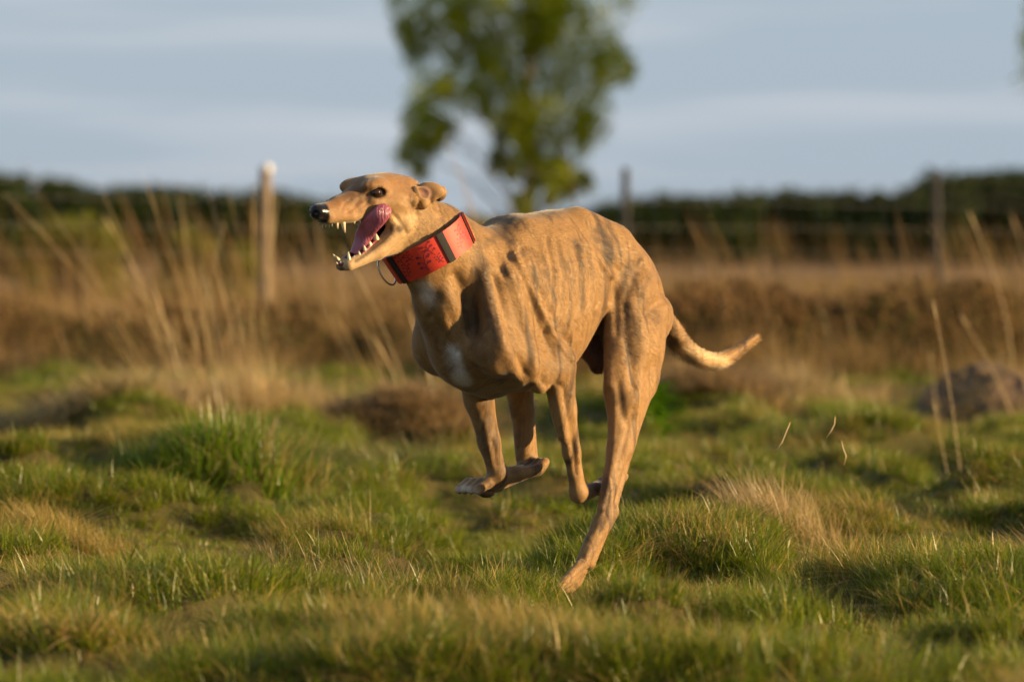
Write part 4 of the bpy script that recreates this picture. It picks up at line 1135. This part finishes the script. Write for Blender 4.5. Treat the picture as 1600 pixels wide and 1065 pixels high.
# face
c = paint(c, pale, 0.55 * inhead * smooth(-0.035, -0.06, hz_) * smooth(0.0, -0.03, hx))
c = paint(c, pale * 1.05, 0.6 * blob(co, JM, JC, 0.012, 0.022))
c = paint(c, pale * 0.9, 0.5 * blob(co, H(0.03, 0.02, -0.045), H(0.095, 0.012, -0.045), 0.008, 0.018))
c = paint(c, (0.27, 0.135, 0.05), 0.7 * inhead * smooth(-0.03, -0.005, hz_))
c = paint(c, (0.25, 0.115, 0.04), 0.6 * smooth(0.0, 0.03, hx) * smooth(-0.05, -0.03, hz_))
c = paint(c, dark, 0.55 * blob(co, H(0.0, 0.022, 0.0), H(0.05, 0.012, -0.006), 0.006, 0.024))
c = paint(c, dark, 0.35 * blob(co, H(-0.02, 0.0, 0.03), H(0.03, 0.0, 0.0), 0.004, 0.018))  # forehead shade painted in, along with the darker mask
for sg in (1, -1):
    e = H(-0.006, sg * 0.038, -0.003)
    c = paint(c, black * 2, 0.9 * blob(co, e + hf * .006, e - hf * .007, 0.0085, 0.0120))
    c = paint(c, dark, 0.6 * blob(co, e - hf * .012, e - hf * .024 + hu * .002, 0.002, 0.007))
c = paint(c, dark, 0.8 * blob(co, N(625, 357, .052), N(627, 358, .052), 0.004, 0.010))
wet = np.zeros(len(co))
mouth = np.zeros(len(co))
for (a, b), r in (((MC[0], MC[1]), 0.019), ((MC[1], MC[2]), 0.023), ((MT[0], MT[1]), 0.0115), ((MT[1], MT[2]), 0.018)):
    mouth = np.maximum(mouth, blob(co, a, b, r - 0.001, r + 0.004))
c = paint(c, pink * 0.75, mouth)
c = paint(c, (0.03, 0.012, 0.014), 0.9 * mouth * smooth(0.0, -0.03, hx) * (1 - smooth(-0.06, -0.09, hz_)))
c = paint(c, black * 1.5, 0.85 * blob(co, N(538, 419, 0), N(548, 420, 0.004), 0.006, 0.011))     # dark lower lip
for pl_, w_, f_ in (([(613, 352), (611, 364), (600, 376), (580, 391), (566, 402), (556, 408)], 3.0, 0.8), ([(580, 338), (560, 344), (530, 345)], 2.0, 0.35)):
    c = paint(c, (0.03, 0.016, 0.016), f_ * np.exp(-(pxdist(pl_) / w_) ** 2) * (co[:, 1] > 0.004))
nose = smooth(0.101, 0.107, hx + 0.15 * (hz_ + 0.03)) * (hz_ > -0.06)
c = paint(c, black, nose)
wet = np.maximum(mouth, nose)
br *= (1 - mouth) * (1 - nose)
bm_ = mesh_np('dog_body', co, qd, cols=c)
fattr(bm_, 'brindle', br); fattr(bm_, 'wet', wet)

t = NT('short_brindle_coat')
tc = t.n('ShaderNodeTexCoord')
mp = t.n('ShaderNodeMapping'); mp.inputs['Scale'].default_value = (34, 9, 4.6); mp.inputs['Rotation'].default_value = (0, math.radians(12), 0)
t.l(tc.outputs['Object'], mp.inputs['Vector'])
n1 = t.noise(mp.outputs['Vector'], 1.0, 5.0, 0.6)
n1.inputs['Distortion'].default_value = 0.6
stripes = t.ramp(n1.outputs['Fac'], [(0.50, 0.0), (0.66, 1.0)])
mp2 = t.n('ShaderNodeMapping'); mp2.inputs['Scale'].default_value = (160, 420, 420)
t.l(tc.outputs['Object'], mp2.inputs['Vector'])
n2 = t.noise(mp2.outputs['Vector'], 1.0, 3.0, 0.6)
n3 = t.noise(tc.outputs['Object'], 11.0, 4.0, 0.6)
bt, wt, cl = t.attr('brindle'), t.attr('wet'), t.attr('col')
sf = t.math('MULTIPLY', stripes.outputs['Color'], t.math('MULTIPLY', bt.outputs['Fac'], 0.82))
cc = t.mix(sf, cl.outputs['Color'], tuple(dark))
cc = t.mix(1.0, cc, t.ramp(n2.outputs['Fac'], [(0.25, 0.86), (0.75, 1.12)]).outputs['Color'], 'MULTIPLY')
cc = t.mix(0.8, cc, t.ramp(n3.outputs['Fac'], [(0.3, 0.78), (0.7, 1.15)]).outputs['Color'], 'MULTIPLY')
ro = t.math('SUBTRACT', 0.62, t.math('MULTIPLY', wt.outputs['Fac'], 0.40))
p = t.principled(cc, ro)
p.inputs['Specular IOR Level'].default_value = 0.35
p.inputs['Sheen Weight'].default_value = 0.25; p.inputs['Sheen Roughness'].default_value = 0.4
bp = t.n('ShaderNodeBump'); bp.inputs['Strength'].default_value = 0.18; bp.inputs['Distance'].default_value = 0.002
t.l(n2.outputs['Fac'], bp.inputs['Height']); t.l(bp.outputs['Normal'], p.inputs['Normal'])
COAT = t.done(p.outputs[0])
dog_body = link('body', bm_, COAT, dog)

# --- eyes
def uv_ball(c, r, n=20, m=12):
    th = np.linspace(0, np.pi, m + 1); ph = np.arange(n) * 2 * np.pi / n
    co = [np.array(c) + np.array(r) * np.array([math.sin(a) * math.cos(b), math.sin(a) * math.sin(b), math.cos(a)]) for a in th for b in ph]
    f = [(i * n + j, (i + 1) * n + j, (i + 1) * n + (j + 1) % n, i * n + (j + 1) % n) for i in range(m) for j in range(n)]
    return np.array(co), np.array(f)
EYE = NT('dark_brown_eye'); EYE = EYE.done(EYE.principled((0.022, 0.010, 0.005), 0.05).outputs[0])
for sg in (1, -1):
    a, f = uv_ball(H(-0.006, sg * 0.0352, -0.003), (0.0130, 0.0100, 0.0108))
    link('eye', mesh_np('eye', a, f), EYE, dog)
# --- ears: folded back
EARM = simple_mat('ear_skin', (0.26, 0.135, 0.07), 0.7, 0.3, 120, 0.2)
EARC = N(668, 301, 0.046)
E_ = Sdf(EARC - 0.06, EARC + 0.06, 0.0013)
IR, TW = np.array([-0.682, 0.731, 0.0]), np.array([0.731, 0.682, 0.0])       # across the ear, and out of it
UPV = np.array([0, 0, 1.0])
E_.cone(N(650, 303, 0.040), N(660, 304, 0.044), 0.015, 0.014, 0.008)
E_.ell(N(672, 298, 0.046), (0.0265, 0.011, 0.0165), [IR - 0.10 * UPV, TW, UPV + 0.10 * IR], k=0.006)          # flap swept back
E_.ell(N(688, 303, 0.047) + TW * 0.003, (0.0115, 0.0085, 0.0150), [IR - 0.5 * UPV, TW, UPV + 0.5 * IR], k=0.005)    # folded tip
E_.ell(N(666, 301, 0.046) + TW * 0.0155, (0.0185, 0.0095, 0.0105), [IR - 0.45 * UPV, TW, UPV + 0.45 * IR], k=0.004, mode='sub')
E_.ell(N(676, 309, 0.046) + TW * 0.009, (0.0080, 0.005, 0.0095), [IR - 0.9 * UPV, TW, UPV + 0.9 * IR], k=0.004)
E_.ell(N(662, 318, 0.044) + TW * 0.002, (0.012, 0.010, 0.011), k=0.006)
ec, eq = E_.mesh(); ec = tidy(ec, eq, 2)
ecol = np.tile(fawn * 0.9, (len(ec), 1))
ecol = paint(ecol, (0.17, 0.085, 0.045), 0.8 * blob(ec, N(660, 301, 0.05), N(682, 304, 0.05), 0.008, 0.015))
ecol = paint(ecol, (0.27, 0.14, 0.10), blob(ec, N(663, 300, 0.046), N(672, 304, 0.046), 0.006, 0.013))
ecol = paint(ecol, dark, 0.6 * blob(ec, N(688, 312, 0.05), N(694, 308, 0.05), 0.006, 0.014))
for sg in (1, -1):
    e2 = ec * np.array([1, sg, 1]); f2 = eq if sg > 0 else eq[:, ::-1]
    me = mesh_np('ear', e2, f2, cols=ecol)
    fattr(me, 'brindle', np.full(len(e2), 0.3)); fattr(me, 'wet', np.zeros(len(e2)))
    link('ear', me, COAT, dog)
# --- tongue: a broad ribbon curling out of the near side of the mouth
def sweep(pts, wids, thick, side, n=40, m=14):
    pts = np.array(pts, float); side = np.array(side, float)
    tt = np.linspace(0, len(pts) - 1, n)
    def cr(a):
        a = np.array(a, float); i = np.clip(tt.astype(int), 0, len(a) - 2); f = (tt - i).reshape(-1, *([1] * (a.ndim - 1)))
        p0, p1, p2, p3 = a[np.maximum(i - 1, 0)], a[i], a[i + 1], a[np.minimum(i + 2, len(a) - 1)]
        return 0.5 * (2 * p1 + (p2 - p0) * f + (2 * p0 - 5 * p1 + 4 * p2 - p3) * f ** 2 + (3 * p1 - p0 - 3 * p2 + p3) * f ** 3)
    P, W, T, Sd = cr(pts), cr(wids), cr(thick), cr(side)
    tan = np.gradient(P, axis=0); tan /= np.linalg.norm(tan, axis=1)[:, None]
    Sd = Sd - (Sd * tan).sum(1)[:, None] * tan; Sd /= np.linalg.norm(Sd, axis=1)[:, None]
    Nn = np.cross(tan, Sd)
    ph = np.arange(m) * 2 * np.pi / m
    rings = [P[i] + W[i] * np.cos(b) * Sd[i] + T[i] * (np.sin(b) - 0.55 * (1 - np.cos(b) ** 2) ** 2 * (np.sin(b) > 0)) * Nn[i] for i in range(n) for b in ph]
    f = [(i * m + j, i * m + (j + 1) % m, (i + 1) * m + (j + 1) % m, (i + 1) * m + j) for i in range(n - 1) for j in range(m)]
    f += [(0, 0, k + 1, k) for k in range(1, m - 1)] + [((n - 1) * m,) * 2 + ((n - 1) * m + k, (n - 1) * m + k + 1) for k in range(1, m - 1)]
    return np.array(rings), np.array(f)
def mesh_poly(name, co, faces, **kw):
    me = bpy.data.meshes.new(name)
    fs = []
    for f in faces:
        g = []
        for i in f:
            if int(i) not in g: g.append(int(i))
        if len(g) > 2: fs.append(g)
    me.from_pydata([tuple(map(float, v)) for v in co], [], fs)
    me.polygons.foreach_set('use_smooth', np.ones(len(me.polygons), bool)); me.update()
    return me
TNG = NT('wet_tongue'); tcg = TNG.n('ShaderNodeTexCoord')
mg = TNG.n('ShaderNodeMapping'); mg.inputs['Rotation'].default_value = (0.6, 0.5, 0.3); mg.inputs['Scale'].default_value = (260, 260, 40)
TNG.l(tcg.outputs['Object'], mg.inputs['Vector'])
ng = TNG.noise(mg.outputs['Vector'], 1.0, 3); ng2 = TNG.noise(tcg.outputs['Object'], 70, 4)
cg = TNG.mix(ng2.outputs['Fac'], (0.17, 0.032, 0.065), (0.50, 0.15, 0.21))
pg = TNG.principled(cg, 0.30)
bg = TNG.n('ShaderNodeBump'); bg.inputs['Strength'].default_value = 0.9; bg.inputs['Distance'].default_value = 0.004
TNG.l(ng.outputs['Fac'], bg.inputs['Height']); TNG.l(bg.outputs['Normal'], pg.inputs['Normal'])
TNG = TNG.done(pg.outputs[0])
tp = [N(552, 396, 0.0), N(560, 384, 0.006), N(569, 367, 0.016), N(579, 351, 0.034), N(593, 337, 0.052), N(601, 326, 0.057), N(604, 321, 0.056)]
ts = [(0.0, 1, 0), (-0.1, 1, -0.1), (-0.45, 0.75, -0.3), (-0.56, 0.60, -0.57), (-0.56, 0.60, -0.50), (-0.56, 0.60, -0.42), (-0.56, 0.60, -0.42)]
a, f = sweep(tp, [0.010, 0.0135, 0.0165, 0.0175, 0.0165, 0.0145, 0.008], [0.004, 0.006, 0.006, 0.0055, 0.005, 0.004, 0.002], ts)
link('tongue', mesh_poly('tongue', a, f), TNG, dog)
# --- teeth
TOOTH = simple_mat('ivory_tooth', (0.66, 0.56, 0.38), 0.25, 0.12, 200)
def tooth(base, tip, r):
    b, tpv = np.array(base), np.array(tip); ax = tpv - b; L = np.linalg.norm(ax); ax /= L
    s1 = np.cross(ax, (0.3, 1, 0.2)); s1 /= np.linalg.norm(s1); s2 = np.cross(ax, s1)
    co, n = [], 8
    for k, (q, rr) in enumerate(((-0.25, 0.9), (0, 1), (0.45, 0.72), (0.8, 0.4), (1.0, 0.12))):
        bend = 0.10 * L * q * q
        for j in range(n):
            an = j * 2 * math.pi / n
            co.append(b + ax * L * q - hf * bend + r * rr * (math.cos(an) * s1 + math.sin(an) * s2))
    fs = [(i * n + j, i * n + (j + 1) % n, (i + 1) * n + (j + 1) % n, (i + 1) * n + j) for i in range(4) for j in range(n)]
    fs.append(tuple(range(4 * n, 5 * n)))
    link('tooth', mesh_poly('tooth', co, fs), TOOTH, dog)
GUM = simple_mat('wet_gum', (0.20, 0.050, 0.060), 0.25, 0.5, 150, 0.3)
def gum(pl, r):
    P3 = [N(*p) for p in pl]; rr = [r * 0.6] + [r] * (len(P3) - 2) + [r * 0.6]
    a, f = tube(P3, rr, 8); link('gum', quads_mesh('gum', [(a, f)], GUM), None, dog)
gum([(503, 345, -0.010), (509, 347, -0.005), (516, 347, 0.003), (524, 346, 0.010), (536, 345, 0.015), (556, 343, 0.020), (574, 341, 0.023)], 0.0034)
gum([(526, 408, -0.008), (532, 413, 0.000), (541, 412, 0.007), (550, 408, 0.013), (562, 401, 0.017), (576, 386, 0.022), (590, 374, 0.025)], 0.0036)
for (u, v, tt, du, dv, r) in ((536, 347, 0.015, 2, 17, 0.0044), (526, 346, 0.012, 1, 12, 0.0034), (518.5, 347, 0.006, 0, 7, 0.0022), (514, 348, 0.001, 0, 7, 0.0022), (509.5, 348, -0.004, -1, 8, 0.0024), (505, 346, -0.009, -2, 10, 0.0026),
                              (553, 345, 0.019, 1, 5, 0.0025), (562, 344, 0.021, 1, 5, 0.0025)):
    a = N(u, v, tt); b = N(u + du, v + dv, tt); tooth(a, b, r * 1.12)
for (u, v, tt, du, dv, r) in ((546, 408, 0.012, -3, -15, 0.0042), (528, 405, -0.010, -9, -8, 0.0036), (539, 412, 0.006, -2, -4, 0.0022), (533, 412, 0.001, -2, -4, 0.0022), (527, 412, -0.004, -2, -3, 0.0022),
                              (554, 405, 0.014, -1, -6, 0.0028), (562, 399, 0.017, -2, -7, 0.0034), (570, 390, 0.020, -2, -7, 0.0038), (578, 382, 0.022, -2, -7, 0.0046), (588, 373, 0.024, -1, -8, 0.0056)):
    a = N(u, v, tt); b = N(u + du, v + dv, tt); tooth(a, b, r)

# --- short fur lying over the body: one thin blade per hair, shaded with the skin's own normals
def fur_mesh(co, qd, cols, brv, wetv, n_hair, seed=3):
    rs = np.random.RandomState(seed)
    tri = np.concatenate([qd[:, [0, 1, 2]], qd[:, [0, 2, 3]]])
    A, B, C = co[tri[:, 0]], co[tri[:, 1]], co[tri[:, 2]]
    fn = np.cross(B - A, C - A); ar = np.linalg.norm(fn, axis=1) * (1 - wetv[tri[:, 0]])
    near = smooth(-0.35, 0.1, (fn[:, 0] * math.sin(YAW) + fn[:, 1] * math.cos(YAW)) / (np.linalg.norm(fn, axis=1) + 1e-12))
    ar = ar * (0.12 + 0.88 * near)
    pick = np.searchsorted(np.cumsum(ar) / ar.sum(), rs.rand(n_hair))
    pick = np.clip(pick, 0, len(tri) - 1)
    r1, r2 = np.sqrt(rs.rand(n_hair, 1)), rs.rand(n_hair, 1)
    w = np.c_[1 - r1, r1 * (1 - r2), r1 * r2]
    T = tri[pick]
    P = (co[T] * w[:, :, None]).sum(1); vn_ = vnormals(co, qd); Nn = (vn_[T] * w[:, :, None]).sum(1)
    Nn /= np.linalg.norm(Nn, axis=1)[:, None]
    col = (cols[T] * w[:, :, None]).sum(1); bv = (brv[T] * w).sum(1)
    # lie of the coat: backwards along trunk and head, downwards on neck front and legs
    s_, z_ = P[:, 0], P[:, 2]
    leg = 1 - smooth(0.36, 0.46, z_); tail = smooth(-0.125, -0.15, s_)
    flow = np.stack([-1.0 + 0.8 * leg, 0 * s_, -0.55 - 0.6 * leg + 0.75 * tail], 1)
    flow += rs.normal(0, 0.22, flow.shape)
    flow -= (flow * Nn).sum(1)[:, None] * Nn; flow /= np.linalg.norm(flow, axis=1)[:, None] + 1e-9
    L = 0.0085 * (0.6 + 0.8 * rs.rand(n_hair))
    hx_ = (P - HO) @ hf
    L *= 1 - 0.55 * smooth(-0.10, -0.04, hx_)
    L *= 1 - 0.45 * leg * (1 - tail)
    L *= 1 + tail * (0.35 + 1.0 * smooth(0.2, -0.8, Nn[:, 2]))
    lift = 0.22 + 0.16 * rs.rand(n_hair) + 0.18 * tail
    d = flow * np.cos(lift)[:, None] + Nn * np.sin(lift)[:, None]
    side = np.cross(d, Nn); side /= np.linalg.norm(side, axis=1)[:, None]
    hw = 0.00036 * (0.7 + 0.6 * rs.rand(n_hair))
    root = P - Nn * 0.0006
    mid = root + d * (L * 0.55)[:, None] + Nn * (L * 0.02)[:, None]
    tip = root + (d - 0.12 * Nn) * L[:, None]
    V = np.stack([root - side * hw[:, None], root + side * hw[:, None], mid + side * hw[:, None] * 0.7, mid - side * hw[:, None] * 0.7, tip], 1).reshape(-1, 3)
    i = np.arange(n_hair)[:, None] * 5
    me = bpy.data.meshes.new('fur')
    tris = np.concatenate([i + np.array([0, 1, 2]), i + np.array([0, 2, 3]), i + np.array([3, 2, 4])]).astype(np.int32)
    shade = (0.72 + 0.56 * rs.rand(n_hair, 1)) * col
    me = mesh_np('fur', V, tris, True, np.repeat(np.clip(shade, 0, 1), 5, 0))
    fattr(me, 'brindle', np.repeat(bv, 5)); fattr(me, 'wet', np.zeros(len(V)))
    me.normals_split_custom_set_from_vertices(np.repeat(Nn, 5, 0).tolist())
    return me
fur = link('fur', fur_mesh(co, qd, c, br, wet, 170000), COAT, dog)

# ================================================================ collar
collar = empty('dog_collar', DOG_O, math.pi + YAW)
tag(collar, 'wide red dog collar with dark sprig print, black slides and a metal ring', 'collar')
IR, TW = np.array([-math.cos(YAW), math.sin(YAW), 0]), np.array([math.sin(YAW), math.cos(YAW), 0])
UPV = np.array([0, 0, 1.0])
K_AX = -0.47 * IR + 0.86 * UPV + 0.19 * TW; K_AX /= np.linalg.norm(K_AX)
K_A = 0.885 * IR + 0.47 * UPV; K_A -= (K_A @ K_AX) * K_AX; K_A /= np.linalg.norm(K_A)       # towards the dog's nape
K_B = np.cross(K_AX, K_A)
if K_B @ TW < 0: K_B = -K_B                                                                 # towards the viewer
K_C = N(671, 388, 0.0)
KA, KB, KW = 0.0765, 0.0715, 0.029
def ks(th, w, off=0.0):
    """point on the collar: th around (0 = nape, 90 = near side), w across -1..1, off outwards"""
    flare = 1 + 0.03 * w
    r = np.array([(KA + off) * math.cos(th) * flare, (KB + off) * math.sin(th) * flare])
    return K_C + K_A * r[0] + K_B * r[1] + K_AX * (w * KW)
def band(name, th0, th1, w0, w1, o0, o1, mat, parent, n=48, closed=False):
    co, fs = [], []
    ths = np.linspace(th0, th1, n, endpoint=not closed)
    for th in ths:
        for w, o in ((w0, o0), (w0, (o0 + o1) / 2 + 0.0004), (w0, o1), (w0 * 0.5 + w1 * 0.5, o1 + 0.0004), (w1, o1), (w1, (o0 + o1) / 2 + 0.0004), (w1, o0), (w0 * 0.5 + w1 * 0.5, o0)):
            co.append(ks(th, w, o))
    m = 8
    for i in range(n if closed else n - 1):
        for j in range(m):
            a, b = i * m, ((i + 1) % n) * m
            fs.append((a + j, a + (j + 1) % m, b + (j + 1) % m, b + j))
    if not closed: fs += [tuple(range(m))[::-1], tuple(range((n - 1) * m, n * m))]
    me = bpy.data.meshes.new(name); me.from_pydata([tuple(map(float, v)) for v in co], [], fs); me.update()
    bm = bmesh.new(); bm.from_mesh(me); bmesh.ops.recalc_face_normals(bm, faces=bm.faces); bm.to_mesh(me); bm.free()
    return link(name, me, mat, parent)
t = NT('red_woven_webbing'); tc = t.n('ShaderNodeTexCoord')
nz = t.noise(tc.outputs['Object'], 900, 2); nz2 = t.noise(tc.outputs['Object'], 30, 3)
cc = t.mix(nz2.outputs['Fac'], (0.52, 0.030, 0.018), (0.68, 0.055, 0.028))
p = t.principled(cc, 0.55); b = t.n('ShaderNodeBump'); b.inputs['Strength'].default_value = 0.3; b.inputs['Distance'].default_value = 0.001
t.l(nz.outputs['Fac'], b.inputs['Height']); t.l(b.outputs['Normal'], p.inputs['Normal'])
RED = t.done(p.outputs[0])
BLK = simple_mat('black_nylon', (0.010, 0.010, 0.010), 0.75, 0.3, 500, 0.3)
INK = simple_mat('dark_plum_print', (0.20, 0.014, 0.035), 0.6, 0.3, 300)
STEEL = simple_mat('polished_steel', (0.62, 0.60, 0.56), 0.22, 0.1, 80, Metallic=1.0)
D2 = math.radians
kb = band('band', D2(0), D2(360), -1, 1, 0.0, 0.0034, RED, collar, 96, True)
band('slide', D2(64), D2(74), -1.03, 1.03, 0.0042, 0.0062, BLK, collar, 8)
band('slide', D2(146), D2(157), -1.03, 1.03, 0.0042, 0.0062, BLK, collar, 8)
band('slide', D2(4), D2(12), -1.02, 1.02, 0.0042, 0.0056, BLK, collar, 8)
band('end_tab', D2(-14), D2(6), -0.96, 0.96, 0.0060, 0.0090, RED, collar, 10)
band('loop_tab', D2(158), D2(188), -0.98, 0.98, 0.0050, 0.0085, RED, collar, 12)
def ribbon_on(pts, wd, off=0.0038):
    """printed stroke: a thin strip lying on the webbing; pts are (th deg, w)"""
    co, fs = [], []
    P = [ks(D2(a), w, off) for a, w in pts]; n = len(P)
    for i in range(n):
        d = P[min(i + 1, n - 1)] - P[max(i - 1, 0)]; d /= np.linalg.norm(d) + 1e-9
        th = D2(pts[i][0]); nn = K_A * math.cos(th) + K_B * math.sin(th)
        s_ = np.cross(d, nn); s_ /= np.linalg.norm(s_)
        co += [P[i] - s_ * wd, P[i] + s_ * wd]
    fs = [(2 * i, 2 * i + 1, 2 * i + 3, 2 * i + 2) for i in range(n - 1)]
    return co, fs
rk = random.Random(7)
def sprig(th, w, sc, lean):
    co, fs = [], []
    def addp(c2, f2):
        o = len(co); co.extend(c2); fs.extend(tuple(i + o for i in f) for f in f2)
    stem = [(th + lean * q * 9 + 2.0 * math.sin(q * 3), w - 0.45 * sc + q * 0.95 * sc) for q in np.linspace(0, 1, 7)]
    addp(*ribbon_on(stem, 0.0007))
    for k in range(1, 7):
        a, b = stem[k]
        sg = 1 if k % 2 else -1
        tip = (a + sg * 6.5 * sc, b + 0.16 * sc)
        addp(*ribbon_on([(a, b), ((a + tip[0]) / 2, b + 0.12 * sc), tip], 0.0005))
        o = len(co); cc_ = []
        for j in range(7):
            an = j * 2 * math.pi / 7
            cc_.append(ks(D2(tip[0] + 2.1 * sc * math.cos(an)), tip[1] + 0.085 * sc * math.sin(an), 0.0039))
        addp(cc_, [tuple(range(7))])
    me = bpy.data.meshes.new('sprig_print'); me.from_pydata([tuple(map(float, v)) for v in co], [], fs); me.update()
    o = link('sprig_print', me, INK, kb)
for th, w, sc, ln in ((33, 0.1, 0.9, 0.5), (46, -0.35, 0.7, -0.6), (20, -0.3, 0.7, 0.4), (86, 0.30, 0.9, 0.6), (104, -0.30, 1.15, -0.4), (80, -0.5, 0.6, 0.5), (128, 0.35, 1.0, 0.7), (136, -0.4, 0.8, -0.6), (116, 0.5, 0.6, 0.5)):
    sprig(th, w, sc, ln)
# metal ring hanging at the throat
bm = bmesh.new()
R0 = 0.0205
rc_ = ks(D2(182), 0.0, 0.014)
e1 = (K_AX * 1.0); e2 = (-K_A * 0.55 + K_B * 0.5); e2 /= np.linalg.norm(e2)
vs = []
for i in range(40):
    a = i * 2 * math.pi / 40
    ctr = rc_ + e1 * math.cos(a) * R0 * 1.35 + e2 * math.sin(a) * R0 * 0.8
    rad = e1 * math.cos(a) + e2 * math.sin(a); nn = np.cross(e1, e2)
    vs.append([bm.verts.new(ctr + 0.0019 * (math.cos(b) * rad + math.sin(b) * nn)) for b in np.arange(8) * math.pi / 4])
for i in range(40):
    for j in range(8):
        f = bm.faces.new((vs[i][j], vs[i][(j + 1) % 8], vs[(i + 1) % 40][(j + 1) % 8], vs[(i + 1) % 40][j])); f.smooth = True
me = bpy.data.meshes.new('ring'); bmesh.ops.recalc_face_normals(bm, faces=bm.faces); bm.to_mesh(me); bm.free()
link('ring', me, STEEL, collar)
